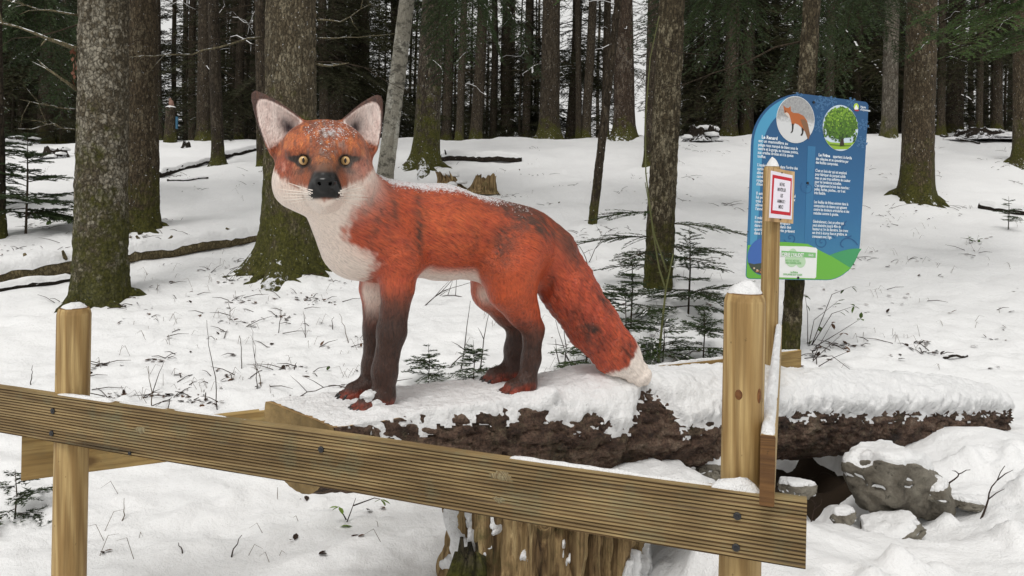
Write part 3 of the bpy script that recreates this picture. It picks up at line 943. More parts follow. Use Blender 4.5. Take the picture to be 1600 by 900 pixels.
def fp(px, py, v=0.0):
    """picture position -> fox coordinates (along, across, up) on the plane v metres behind the fox's middle, and metres per px"""
    C = Vector((0, 0, CAM_Z))
    D = at(px, py, 1.0) - C
    s = (FOX_N + v) / D.dot(VD)
    P = C + D * s
    return np.array([P.dot(UD) - FOX_T, v, P.z - FOX_Z]), s / FPX

def side_px(u, z):
    """fox side-view coordinates in px for points given by along/up"""
    X = UDn[0] * (u + FOX_T) + VDn[0] * FOX_N
    Y = UDn[1] * (u + FOX_T) + VDn[1] * FOX_N
    a, b = X / Y, (z + FOX_Z - CAM_Z) / Y
    return CX + FPX * (a * CR + b * SR), CY - FPX * (-a * SR + b * CR)

GR = {'torso': [], 'leg': [], 'tail': [], 'head': []}
def rc(g, p0, p1, k=0.03, fv=1.0):
    """tapered limb between two picture positions: (px, py, v, radius px)"""
    a, s0 = fp(p0[0], p0[1], p0[2]); b, s1 = fp(p1[0], p1[1], p1[2])
    GR[g].append(('rc', a, b, p0[3] * s0, p1[3] * s1, k, fv))
def chain(g, pts, k=0.03, fv=1.0):
    for i in range(len(pts) - 1): rc(g, pts[i], pts[i + 1], k, fv)

chain('torso', [(585, 347, 0, 70), (690, 363, 0, 70), (765, 375, 0, 61), (815, 390, 0, 62)], 0.05, 1.22)
rc('torso', (812, 388, 0, 62), (835, 396, 0, 52), 0.05, 1.1)
rc('torso', (563, 378, 0, 60), (610, 392, 0, 52), 0.05, 1.15)
chain('torso', [(565, 362, 0, 62), (545, 325, -0.015, 57), (520, 285, -0.045, 58)], 0.05)
# shoulders and haunches
rc('torso', (600, 350, -0.07, 36), (628, 405, -0.085, 34), 0.05)
rc('torso', (590, 350, 0.07, 36), (605, 405, 0.075, 34), 0.05)
rc('torso', (812, 385, -0.065, 44), (797, 425, -0.088, 40), 0.05)
rc('torso', (805, 385, 0.06, 44), (785, 425, 0.072, 38), 0.05)
# near and far fore legs
chain('leg', [(624, 400, -0.085, 33), (621, 450, -0.085, 24.5), (612, 518, -0.083, 21.5), (601, 580, -0.08, 18.5), (600, 616, -0.08, 17.5)], 0.025)
rc('leg', (597, 622, -0.08, 19), (571, 632, -0.085, 14.5), 0.02)
chain('leg', [(598, 400, 0.070, 33), (588, 450, 0.070, 24), (589, 515, 0.070, 20), (584, 572, 0.070, 17.5), (580, 600, 0.07, 16.5)], 0.025)
rc('leg', (578, 602, 0.07, 17.5), (552, 611, 0.068, 14.5), 0.02)
# near and far hind legs: stifle forward, hock back
chain('leg', [(800, 422, -0.088, 44), (800, 452, -0.09, 36), (817, 487, -0.09, 23), (834, 515, -0.09, 16)], 0.035)
chain('leg', [(833, 514, -0.09, 16.5), (830, 560, -0.09, 14.5), (823, 598, -0.09, 14.5)], 0.02)
rc('leg', (822, 600, -0.09, 16), (800, 608, -0.095, 14), 0.02)
chain('leg', [(775, 420, 0.075, 43), (773, 452, 0.078, 34), (796, 484, 0.078, 25), (811, 506, 0.078, 20)], 0.035)
chain('leg', [(811, 506, 0.078, 18.5), (805, 545, 0.078, 16.5), (800, 580, 0.078, 16)], 0.02)
rc('leg', (798, 582, 0.078, 17), (772, 588, 0.073, 14), 0.02)
# toes
TOES = []
for (px, py, v, n) in ((567, 633, -0.085, 0), (548, 612, 0.068, 0), (797, 609, -0.095, 0), (769, 589, 0.073, 0)):
    c, s = fp(px, py, v)
    for j, dv in enumerate((-0.030, -0.010, 0.010, 0.030)):
        du = -0.016 if j in (1, 2) else -0.002
        a = c + np.array([du + 0.012, dv * 0.92, -0.004]); b = c + np.array([du - 0.012, dv, -0.012])
        GR['leg'].append(('rc', a, b, 0.0155, 0.0135, 0.006, 1.0))
        TOES.append(b)
# tail
TAIL = [(838, 372, 0.0, 36), (858, 398, -0.01, 42), (886, 449, -0.03, 43), (926, 507, -0.07, 40), (962, 551, -0.115, 34), (1001, 587, -0.165, 17)]
chain('tail', TAIL, 0.03)

# head frame
H, HS = fp(507, 252, -0.075)
Hw = FOX_O + UD * H[0] + VD * H[1] + Vector((0, 0, H[2]))
Cw = (Vector((0, 0, CAM_Z + 0.06)) - Hw).normalized()
Rw = Vector((0, 0, 1)).cross(Cw).normalized()
Rw = (Rw + Vector((0, 0, 0.03))).normalized()
Uw = Cw.cross(Rw).normalized()
def loc(vw): return np.array([vw.dot(UD), vw.dot(VD), vw.z])
HR, HU, HC = loc(Rw), loc(Uw), loc(Cw)
HB = np.stack([HR, HU, HC])                       # rows: head axes in fox coordinates
def hp(a, b, c): return H + (HR * a + HU * b + HC * c) * HS
def el(c, r, k=0.02): GR['head'].append(('el', hp(*c), np.array(r) * HS, k))
def hrc(a, b, ra, rb, k=0.02): GR['head'].append(('rc', hp(*a), hp(*b), ra * HS, rb * HS, k, 1.0))
def cut(a, b, ra, rb, k=0.01): GR['head'].append(('cut', hp(*a), hp(*b), ra * HS, rb * HS, k))
el((0, 6, -12), (71, 58, 68))
el((0, 30, 5), (52, 30, 50), 0.03)
for s in (-1, 1):
    el((s * 42, -26, -2), (36, 34, 42), 0.03)
    el((s * 52, -44, -18), (26, 26, 34), 0.03)
    hrc((s * 24, 20, 44), (s * 44, 12, 36), 13, 11, 0.02)       # brow
    hrc((s * 14, -44, 70), (s * 9, -46, 102), 16, 12, 0.015)    # lips
el((0, -52, -4), (62, 36, 50), 0.03)
hrc((0, -30, 40), (0, -40, 98), 36, 21, 0.03)
hrc((0, 14, 42), (0, -27, 108), 27, 13, 0.03)
hrc((0, -56, 50), (0, -58, 92), 25, 12, 0.02)
for s in (-1, 1):
    cut((s * 31, -1, 70), (s * 33, -1, 60), 10.5, 11, 0.008)
el((0, -31, 117), (15.5, 8.5, 12), 0.006)
el((0, -40, 118), (11, 8, 10.5), 0.008)
cut((-9, -35, 132), (-6, -34, 120), 3.2, 2.2, 0.004)
cut((9, -35, 132), (6, -34, 120), 3.2, 2.2, 0.004)
cut((-26, -55, 104), (26, -55, 104), 2.2, 2.2, 0.006)           # mouth line
for base, tip, nrm in (((-52, 36, -18), (-107, 109, -24), (-0.22, 0.05, 1.0)), ((49, 38, -18), (89, 108, -24), (0.25, 0.05, 1.0))):
    GR['head'].append(('ear', hp(*base), hp(*tip), HR * nrm[0] + HU * nrm[1] + HC * nrm[2], HS))

def d_rc(P, a, b, ra, rb, fv=1.0):
    A = P - a
    B = b - a
    if fv != 1.0:
        A = A * np.array([1, fv, 1]); B = B * np.array([1, fv, 1])
    h = np.clip((A @ B) / (B @ B), 0, 1)
    d = np.sqrt(((A - h[..., None] * B) ** 2).sum(-1)) - (ra + (rb - ra) * h)
    return d
def smin(a, b, k):
    h = np.clip(0.5 + 0.5 * (b - a) / k, 0, 1)
    return b + (a - b) * h - k * h * (1 - h)
def d_ear(P, base, tip, nrm, s, inner):
    ax = tip - base; L = np.sqrt((ax ** 2).sum()); ax = ax / L
    n = nrm - ax * (nrm @ ax); n = n / np.sqrt((n ** 2).sum())
    b = np.cross(ax, n)
    Q = P - base
    l, w_, t_ = Q @ ax / s, Q @ b / s, Q @ n / s
    L = L / s
    if inner: t_ = t_ - 11; l = l - 2; L = L - 4
    # leaf outline: half width along the ear
    x = np.clip(l / L, -0.25, 1.0)
    hw = 35 * np.clip(1 - np.clip(x, 0, 1), 0.0, 1) ** 0.80 * (1 + 0.22 * np.clip(x, 0, 1)) + 3.2
    if inner: hw = hw - 6.0
    bow = 0.010 * w_ ** 2
    ft = (t_ - (0 if inner else bow * 0.6)) * (1.9 if inner else 2.6)
    d = np.sqrt(w_ ** 2 + ft ** 2 + np.clip(l - L + 4, 0, 99) ** 2 + np.clip(-l - 12, 0, 99) ** 2) - np.maximum(hw, 1.5)
    return d * s * 0.62
def d_prim(P, p):
    if p[0] == 'rc': return d_rc(P, p[1], p[2], p[3], p[4], p[6])
    if p[0] == 'el':
        q = (P - p[1]) @ HB.T
        k0 = np.sqrt(((q / p[2]) ** 2).sum(-1)); k1 = np.sqrt(((q / p[2] ** 2) ** 2).sum(-1)) + 1e-9
        return k0 * (k0 - 1) / k1
    if p[0] == 'cut': return d_rc(P, p[1], p[2], p[3], p[4])
def apply_prim(D, P, p):
    if p[0] == 'cut': return -smin(-D, d_prim(P, p), p[5])
    if p[0] == 'ear':
        o = d_ear(P, p[1], p[2], p[3], p[4], False); i = d_ear(P, p[1], p[2], p[3], p[4], True)
        shell = -smin(-o, i, 0.004)
        return smin(D, shell, 0.012)
    return smin(D, d_prim(P, p), p[5] if p[0] == 'rc' else p[3])
def bounds(p):
    if p[0] == 'el': c, r = p[1], float(np.max(p[2])); return c - r, c + r
    if p[0] == 'ear': return np.minimum(p[1], p[2]) - 0.10, np.maximum(p[1], p[2]) + 0.10
    r = max(p[3], p[4]); return np.minimum(p[1], p[2]) - r, np.maximum(p[1], p[2]) + r

ALL = GR['torso'] + GR['leg'] + GR['tail'] + GR['head']
lo = np.min([bounds(p)[0] for p in ALL], 0) - 0.03; hi = np.max([bounds(p)[1] for p in ALL], 0) + 0.03
VX = 0.0044
dims = np.ceil((hi - lo) / VX).astype(int) + 1
D = np.full(dims, 0.08, np.float32)
axs = [lo[i] + np.arange(dims[i]) * VX for i in range(3)]
for p in ALL:
    b0, b1 = bounds(p)
    i0 = np.clip(((b0 - 0.06 - lo) / VX).astype(int), 0, dims); i1 = np.clip(((b1 + 0.06 - lo) / VX).astype(int) + 1, 0, dims)
    sl = tuple(slice(i0[i], i1[i]) for i in range(3))
    g = np.stack(np.meshgrid(*[axs[i][i0[i]:i1[i]].astype(np.float32) for i in range(3)], indexing='ij'), -1)
    D[sl] = apply_prim(D[sl], g, p).astype(np.float32)

def surface_nets(D, lo, h):
    ins = D < 0
    cnt = np.zeros(tuple(n - 1 for n in D.shape), np.int8)
    for a in (0, 1):
        for b in (0, 1):
            for c in (0, 1):
                cnt += ins[a:D.shape[0] - 1 + a, b:D.shape[1] - 1 + b, c:D.shape[2] - 1 + c]
    act = np.argwhere((cnt > 0) & (cnt < 8))
    idm = np.full(cnt.shape, -1, np.int64); idm[tuple(act.T)] = np.arange(len(act))
    pos = np.zeros((len(act), 3)); n = np.zeros(len(act))
    cs = [(a, b, c) for a in (0, 1) for b in (0, 1) for c in (0, 1)]
    for c0 in cs:
        for ax in range(3):
            if c0[ax]: continue
            c1 = list(c0); c1[ax] = 1
            va = D[tuple((act + c0).T)].astype(float); vb = D[tuple((act + c1).T)].astype(float)
            m = (va < 0) != (vb < 0)
            t = np.where(m, va / np.where(m, va - vb, 1), 0)
            q = np.array(c0, float)[None].repeat(len(act), 0); q[:, ax] = t
            pos += q * m[:, None]; n += m
    V = lo + (act + pos / n[:, None]) * h
    F = []
    for ax in range(3):
        o1, o2 = (ax + 1) % 3, (ax + 2) % 3
        s0 = [slice(None)] * 3; s1 = [slice(None)] * 3
        s0[ax] = slice(0, -1); s1[ax] = slice(1, None)
        ch = ins[tuple(s0)] != ins[tuple(s1)]
        E = np.argwhere(ch)
        E = E[(E[:, o1] > 0) & (E[:, o2] > 0)]
        inside0 = ins[tuple(E.T)]
        def cell(d1, d2):
            q = E.copy(); q[:, o1] += d1; q[:, o2] += d2
            q = np.minimum(q, np.array(cnt.shape) - 1)
            return idm[tuple(q.T)]
        quad = np.stack([cell(-1, -1), cell(0, -1), cell(0, 0), cell(-1, 0)], 1)
        quad[~inside0] = quad[~inside0][:, ::-1]
        F.append(quad)
    return V, np.concatenate(F)
FV, FF = surface_nets(D, lo, VX)
ok = (FF >= 0).all(1); FF = FF[ok]

def group_d(g, P):
    d = np.full(len(P), 1.0)
    for p in GR[g]: d = apply_prim(d, P, p)
    return d
gd = {g: group_d(g, FV) for g in GR}
ex = {g: np.exp(-np.clip(gd[g], -0.05, 0.3) / 0.016) for g in GR}
tot = sum(ex.values())
wgt = {g: ex[g] / tot for g in GR}

# vertex normals
fn = np.cross(FV[FF[:, 2]] - FV[FF[:, 0]], FV[FF[:, 3]] - FV[FF[:, 1]])
VN = np.zeros_like(FV)
for j in range(4): np.add.at(VN, FF[:, j], fn)
VN /= np.linalg.norm(VN, axis=1)[:, None] + 1e-12
# sculpted fur masses: shallow clumps running with the coat
cl = fbm(FV[:, 0] * 22, FV[:, 1] * 40, FV[:, 2] * 40, 3)
tl = fbm(FV[:, 0] * 45, FV[:, 1] * 45, FV[:, 2] * 30, 3)
face = wgt['head']
FV2 = FV + VN * (0.0022 * cl * (wgt['torso'] + 0.6 * wgt['leg']) + 0.0075 * tl * wgt['tail'] + 0.0012 * tl * face)[:, None]

# ------------------------------------------------------------------ paint
sx, sy = side_px(FV[:, 0], FV[:, 2])
def side_px_v(u, v, z):
    X = UDn[0] * (u + FOX_T) + VDn[0] * (FOX_N + v); Y = UDn[1] * (u + FOX_T) + VDn[1] * (FOX_N + v)
    a, b = X / Y, (z + FOX_Z - CAM_Z) / Y
    return CX + FPX * (a * CR + b * SR), CY - FPX * (-a * SR + b * CR)
sx, sy = side_px_v(FV[:, 0], -0.085 + 0 * FV[:, 0], FV[:, 2])
tvs = np.interp(FV[:, 0], [fp(p[0], p[1], p[2])[0][0] for p in TAIL], [p[2] - 0.04 for p in TAIL])     # the tail swings towards the path
tx_, ty_ = side_px_v(FV[:, 0], tvs, FV[:, 2])
Q = (FV - H) @ HB.T / HS
ha, hb, hc = Q[:, 0], Q[:, 1], Q[:, 2]
n1 = fbm(FV[:, 0] * 30, FV[:, 1] * 60, FV[:, 2] * 60, 4)
n2 = fbm(FV[:, 0] * 60, FV[:, 1] * 60, FV[:, 2] * 25, 4)
fstr = fbm((FV[:, 0] * 0.72 - FV[:, 2] * 0.69) * 30, FV[:, 1] * 100, (FV[:, 0] * 0.69 + FV[:, 2] * 0.72) * 110, 3)   # strokes running down the tail and flank
def gau(x, y, cx, cy, rx, ry, rot=0.0):
    c, s = math.cos(rot), math.sin(rot)
    dx, dy = x - cx, y - cy
    return np.exp(-(((dx * c + dy * s) / rx) ** 2 + ((-dx * s + dy * c) / ry) ** 2))
def lay(col, new, m):
    return col + (np.array(new)[None] - col) * np.clip(m, 0, 1)[:, None]
OR1, OR2, OR3 = lin(184, 82, 42), lin(156, 60, 36), lin(204, 104, 56)
DK, DK2, BLK = lin(58, 36, 27), lin(78, 50, 38), lin(9, 9, 9)
WH, PK = lin(232, 216, 204), lin(222, 176, 158)
N = len(FV)
body = np.tile(np.array(OR1), (N, 1))
body = lay(body, OR3, gau(sx, sy, 700, 345, 55, 45) * 0.8)
body = lay(body, OR2, 0.5 + 0.6 * n1)
body = lay(body, OR1, gau(sx, sy, 790, 440, 50, 50) * 0.6)
up = VN[:, 2]
# dark ticking along the back, wider towards the rump, and the painted folds behind shoulder and before the haunch
back = sstep(0.35, 0.95, up + 0.25 * n1) * sstep(560, 600, sx) * (0.35 + 0.55 * sstep(690, 850, sx))
body = lay(body, DK2, back * 0.9)
body = lay(body, DK2, gau(sx + 5 * n1, sy + 5 * n2, 830, 345, 58, 24, 0.55) * 1.0 * sstep(-0.35, 0.3, up) * np.clip(0.8 + 1.4 * fstr, 0, 1.2))
for (cx, cy, rx, ry, ro, am) in ((648, 350, 9, 62, 0.12, 0.75), (606, 330, 9, 50, 0.25, 0.55), (582, 345, 8, 48, 0.3, 0.6), (628, 385, 10, 14, 0, 0.45),
                                 (772, 385, 15, 42, 0.35, 0.65), (792, 345, 14, 38, 0.5, 0.5), (566, 318, 8, 28, 0.4, 0.6), (733, 380, 8, 40, 0.1, 0.25)):
    body = lay(body, DK2, gau(sx + 6 * n1, sy + 6 * n2, cx, cy, rx, ry, ro) * am * np.clip(0.9 + 1.5 * fstr, 0, 1.4))
# white throat and chest
xb = np.interp(sy, [230, 268, 300, 333, 360, 376, 392, 410, 450, 500], [580, 572, 556, 541, 532, 535, 568, 580, 578, 560])
wm = sstep(13, -13, sx - xb + 9 * n2 + 8 * fstr) * sstep(505, 465, sy)
body = lay(body, OR2, sstep(24, 0, sx - xb) * 0.3)
body = lay(body, WH, wm)
body = lay(body, PK, wm * gau(sx, sy, 560, 395, 30, 12, 0.5) * 0.35)
# belly and inner thighs
bel = sstep(-0.55, -0.85, up) * sstep(600, 630, sx) * sstep(860, 800, sx) * sstep(400, 425, sy)
body = lay(body, WH, bel * wgt['torso'])
body = lay(body, PK, bel * wgt['torso'] * 0.35 * (0.5 + n1))
# legs
leg = body.copy()
inner = np.sign(FV[:, 1]) * VN[:, 1]
foref = sstep(700, 690, sx)
legy = sy + 9 * n2 - np.where((FV[:, 1] > 0) & (sx < 700), 30, 0)
lpx = np.where(FV[:, 1] > 0, sy + 6, sy)
dk = np.where(sx < 700, sstep(452, 510, legy), sstep(500, 545, legy + 0.25 * (sx - 815)))
leg = lay(leg, DK2, np.where(sx < 700, sstep(430, 480, legy), sstep(478, 520, legy)) * 0.8)
leg = lay(leg, DK, dk)
iw = sstep(-0.05, -0.55, inner) * np.where(sx < 700, sstep(520, 462, sy), sstep(495, 462, sy))
leg = lay(leg, WH, iw * 0.95)
leg = lay(leg, OR2, sstep(0.035, 0.014, FV[:, 2]) * np.where((np.mod(FV[:, 1] + 1, 0.02) < 0.017), 0.6, 0.2) * (0.7 + n2))
# tail
tail = np.tile(np.array(lin(186, 82, 48)), (N, 1))
tail = lay(tail, lin(154, 60, 40), 0.5 + 0.7 * n2)
tc = np.array([fp(p[0], p[1], 0)[0] for p in TAIL])
tail = lay(tail, DK2, gau(tx_, ty_, 872, 374, 46, 26, 0.9) * 1.1)
for (cx, cy, rx, ry, ro, am) in ((908, 515, 36, 17, 0.9, 0.75), (938, 470, 11, 30, -0.6, 0.7), (846, 430, 9, 32, -0.4, 0.7), (975, 545, 14, 15, 0, 0.65), (955, 540, 24, 10, 0.8, 0.3), (884, 395, 9, 30, -0.5, 0.45)):
    tail = lay(tail, DK, 1.2 * gau(tx_ + 7 * n2, ty_ + 7 * n1, cx, cy, rx, ry, ro) * am * np.clip(0.85 + 1.1 * fstr, 0, 1.2))
proj = (tx_ - 978) * 0.62 + (ty_ - 560) * 0.78 + 7 * n2 + 4 * n1
tail = lay(tail, lin(236, 224, 214), sstep(-5, 5, proj))
# head
head = np.tile(np.array(lin(160, 86, 50)), (N, 1))
head = lay(head, lin(128, 64, 40), 0.5 + 0.6 * n2)
aa_ = np.abs(ha)
head = lay(head, lin(196, 104, 56), gau(aa_, hb, 40, 28, 18, 12) * 0.8)
head = lay(head, lin(166, 70, 44), gau(aa_, hb, 60, -8, 18, 18) * 0.6)
head = lay(head, DK2, gau(ha, hb, -3, 42, 4, 16) * 0.8 + gau(ha, hb, -20, 22, 3, 10, -0.3) * 0.4 + gau(ha, hb, 16, 22, 3, 10, 0.3) * 0.3)
head = lay(head, lin(120, 80, 58), gau(ha, hb, 0, 0, 15, 24) * 0.65)
# white cheeks and chin
hs = fbm(FV @ HR * 110, FV @ HU * 40, FV @ HC * 50, 4)
head = lay(head, lin(74, 44, 32), sstep(0.10, 0.45, hs) * 0.65 * sstep(-45, 10, hb))
head = lay(head, lin(206, 122, 66), sstep(0.10, 0.45, -hs) * 0.7 * sstep(-30, 0, hb))
head = lay(head, lin(170, 150, 140), sstep(0.0, 0.4, hs + 0.5 * n1) * gau(ha, hb, 8, 30, 26, 26) * 0.65)
head = lay(head, lin(190, 140, 126), sstep(0.0, 0.4, -hs + 0.4 * n1) * gau(aa_, hb, 62, -14, 16, 16) * 0.6)
lineb = np.interp(aa_, [0, 18, 34, 50, 64, 78], [-58, -46, -39, -36, -26, -6])
hn = fbm(FV @ HR * 90, FV @ HU * 28, FV @ HC * 60, 4)          # short painted strokes
wm = sstep(6, -6, hb - lineb + 9 * hn + 3 * n1)
head = lay(head, WH, wm)
head = lay(head, PK, gau(aa_, hb, 60, -38, 14, 10) * 0.25 * wm)
# dark muzzle, eye rims with streaks
front = sstep(60, 80, hc)
mz = sstep(23, 15, aa_ + 2 * n2) * sstep(-10, -25, hb + 3 * n1) * sstep(-54, -50, hb) * sstep(74, 96, hc)
head = lay(head, lin(92, 70, 54), gau(ha, hb, 0, -16, 20, 18) * 0.75 * front)
head = lay(head, lin(48, 38, 34), mz)
head = lay(head, BLK, sstep(24, 16, aa_) * gau(ha * 0, hb, 0, -47, 1, 5) * sstep(80, 95, hc) * 0.9)
head = lay(head, BLK, sstep(101, 109, hc) * sstep(-15, -21, hb) * sstep(-57, -52, hb))
lips = gau(aa_, hb, 12, -52 - 0.12 * aa_, 16, 3.2) * sstep(70, 85, hc)
head = lay(head, BLK, lips)
ef = sstep(20, 45, hc)
er = np.maximum(gau(aa_, hb, 31, -1, 13, 11.5), gau(aa_, hb, 38, 1, 15, 6, 0.15))
head = lay(head, lin(30, 24, 22), sstep(0.30, 0.55, er) * ef)
head = lay(head, lin(46, 34, 28), gau(aa_, hb, 47, 3, 14, 4.2, 0.12) * 1.0 * ef)
head = lay(head, lin(60, 40, 32), gau(aa_, hb, 20, -10, 10, 5, 0.9) * 0.8 * ef + gau(aa_, hb, 34, -16, 12, 5, -0.2) * 0.75 * ef)
# ears: pale pink inside with dark hollow, brown black outside and rim
ed = []
for p in GR['head']:
    if p[0] == 'ear':
        ax = p[2] - p[1]; L = np.sqrt((ax ** 2).sum()); ax = ax / L
        nn = p[3] - ax * (p[3] @ ax); nn = nn / np.sqrt((nn ** 2).sum()); bb = np.cross(ax, nn)
        q = FV - p[1]
        l = q @ ax / L; w_ = q @ bb / HS; t_ = q @ nn / HS
        near = (l > -0.05) & (l < 1.15) & (np.abs(w_) < 48) & (np.abs(t_) < 40)
        io = d_ear(FV, p[1], p[2], p[3], p[4], True) / HS
        inn = sstep(2.4, 0.9, np.abs(io)) * sstep(-0.5, 0.1, VN @ nn) * near * sstep(0.02, 0.12, l)
        sgn = 1 if p[1] @ HR - H @ HR > 0 else -1
        out = near * sstep(0.10, 0.24, l) * (1 - inn)
        head = lay(head, lin(64, 46, 40), out * 0.92)
        inw = lin(230, 214, 206)
        head = lay(head, inw, inn)
        head = lay(head, lin(196, 162, 154), inn * (0.2 + 0.5 * n2))
        wi = w_ * (1 if bb @ HR * sgn < 0 else -1)      # >0 towards the middle of the head
        head = lay(head, lin(50, 38, 42), inn * gau(l * 60, wi, 7, 8, 15, 11, 0.2) * 1.1)
paint = body * (wgt['torso'])[:, None] + leg * wgt['leg'][:, None] + tail * wgt['tail'][:, None]
paint = paint + head * wgt['head'][:, None]
dust = sstep(0.55, 0.92, up) * sstep(585, 600, sx) * sstep(900, 740, sx) * wgt['torso'] + gau(ha, hb, 10, 44, 42, 20) * wgt['head'] * sstep(-30, 10, hc) * 0.75 + gau(ha, hb, 4, 14, 10, 24) * wgt['head'] * front * 0.5
gloss = sstep(101, 109, hc) * wgt['head']
ff = sstep(0.4, 0.9, gloss)

def m_fox():
    t = NT('fox_paint')
    co = t.co()
    fw = t.sep(t.attr('furw', 'Vector'))
    def fur(rot, size, detail=3.0):
        return t.noise(t.map(co, size, rot, 'TEXTURE'), 1.0, detail, 0.6, 0.5)
    L, S = 0.034, 0.0046
    f_body = fur((0, R(28), 0), (L, S, S))
    f_leg = fur((0, 0, 0), (S * 1.5, S * 1.5, 0.022))
    f_tail = fur((0, R(46), 0), (0.042, 0.0065, 0.0065))
    f_head = fur((R(20), R(10), R(-35)), (S, S * 1.3, 0.017))
    h = t.mix(fw[0], f_body, f_leg); h = t.mix(fw[1], h, f_tail); h = t.mix(fw[2], h, f_head)
    lum = t.n('ShaderNodeRGBToBW'); t.l(t.attr('paint'), lum.inputs[0])
    soft = t.math('MULTIPLY', t.math('SUBTRACT', 1.0, t.math('MULTIPLY', lum.outputs[0], 0.85)), 0.9)
    streak = t.ramp(h, [(0.32, 0.45), (0.49, 1.0), (0.66, 1.35)])
    c = t.mix(t.math('MULTIPLY', t.math('SUBTRACT', 1.0, t.math('MULTIPLY', t.sep(t.attr('mask', 'Vector'))[1], 0.9)), soft), t.attr('paint'), streak, 'MULTIPLY')
    c = t.mix(t.ramp(t.noise(co, 9, 5, 0.7), [(0.45, 0.0), (0.8, 0.0)]), c, (0.30, 0.10, 0.055))
    m = t.attr('mask', 'Vector')
    mx = t.sep(m)
    sn = t.math('MULTIPLY_ADD', t.noise(co, 90, 6, 0.8), 1.0, t.math('MULTIPLY', mx[0], 0.42))
    sn = t.ramp(sn, [(0.78, 0), (0.90, 1)])
    sn = t.math('MULTIPLY', sn, t.math('MULTIPLY', mx[0], 1.6, clamp=True))
    c = t.mix(t.math('MULTIPLY', sn, 0.85), c, (0.78, 0.78, 0.80))
    fade = t.math('SUBTRACT', 1.0, mx[1], clamp=True)
    nb = t.n('ShaderNodeBump', Distance=0.0075)
    t.l(t.math('MULTIPLY', fade, 0.85), nb.inputs['Strength']); t.l(h, nb.inputs['Height'])
    rough = t.math('MULTIPLY_ADD', mx[1], -0.10, 0.38)
    return t.done(c, rough, nb.outputs[0], 0.4)
FOX = m_fox()
fox = empty('fox_sculpture', FOX_O, LOG_ROT)
tag(fox, 'painted orange fox sculpture with white chest and dark legs standing on the log', 'fox sculpture')
fox_b = mesh_obj('body', FV2, FF, FOX, fox)
me = fox_b.data
def put(name, arr, typ='FLOAT_VECTOR'):
    a = me.attributes.new(name, typ, 'POINT')
    if typ == 'FLOAT_COLOR':
        a.data.foreach_set('color', np.concatenate([arr, np.ones((len(arr), 1))], 1).astype(np.float32).ravel())
    else:
        a.data.foreach_set('vector', arr.astype(np.float32).ravel())
put('paint', np.clip(paint, 0.0, 1), 'FLOAT_COLOR')
wl_ = wgt['leg'] * sstep(395, 440, sy)
put('furw', np.stack([wl_, wgt['tail'], wgt['head']], 1))
put('mask', np.stack([np.clip(dust, 0, 1), gloss, np.zeros(N)], 1))

def m_eye():
    t = NT('amber_eye')
    co = t.co()
    x = t.sep(co)
    r = t.math('SQRT', t.math('ADD', t.math('POWER', x[0], 2.0), t.math('POWER', x[1], 2.0)))
    c = t.ramp(t.math('DIVIDE', r, 0.0155), [(0.0, (0.05, 0.02, 0.006)), (0.22, (0.20, 0.10, 0.03)), (0.40, (0.52, 0.32, 0.12)), (0.70, (0.60, 0.41, 0.19)), (0.82, (0.25, 0.13, 0.05)), (0.90, (0.015, 0.012, 0.01))])
    return t.done(c, 0.12, None, 0.5)
EYE = m_eye()
PUPIL = m_flat('pupil', (0.006, 0.005, 0.005), 0.1, 0.5)
MF = Matrix((HR, HU, HC)).transposed().to_4x4()
for s in (-1, 1):
    v, f = ico(4, 7.8 * HS)
    e = mesh_obj('eye', v, f, EYE, fox)
    e.matrix_local = Matrix.Translation(Vector(hp(s * 30.3, -0.3, 51))) @ MF
    v2, f2 = ico(3, 1.0)
    v2 = v2 * np.array([1.7, 3.9, 1.0]) * HS + np.array([0, 0, 7.3 * HS])
    mesh_obj('pupil', v2, f2, PUPIL, e)
CLAW = m_flat('claw', (0.012, 0.011, 0.010), 0.3, 0.5)
for b in TOES:
    mb = MB()
    mb.tube([b + np.array([0.002, 0, 0.008]), b + np.array([-0.012, 0, 0.006]), b + np.array([-0.020, 0, -0.004]), b + np.array([-0.0225, 0, -0.014])], [0.005, 0.0052, 0.004, 0.001], 7)
    mb.build('claw', CLAW, fox)
# painted white whisker strokes stand a little proud of the muzzle
bvh = BVHTree.FromPolygons([tuple(v) for v in FV2], [tuple(f) for f in FF])
WHISK = m_flat('whisker_white', lin(236, 226, 216), 0.6)
random.seed(3)
for s in (-1, 1):
    for j in range(9):
        a0, b0 = s * random.uniform(15, 22), -44 - j * 1.6 + random.uniform(-1, 1)
        a1, b1 = s * random.uniform(44, 68), -34 - j * 4.2 + random.uniform(-3, 3)
        pts = []
        for k in range(9):
            u = k / 8
            o_ = hp(a0 + (a1 - a0) * u, b0 + (b1 - b0) * u - 3 * u * (1 - u), 220)
            hit = bvh.ray_cast(Vector(o_), Vector(-HC))
            if hit[0] is not None: pts.append(hit[0] + Vector(HC) * 0.0008)
        if len(pts) > 4:
            mb = MB(); mb.tube(pts, [0.0017 * (1 - 0.6 * i / len(pts)) for i in range(len(pts))], 5)
            mb.build('whisker', WHISK, fox)
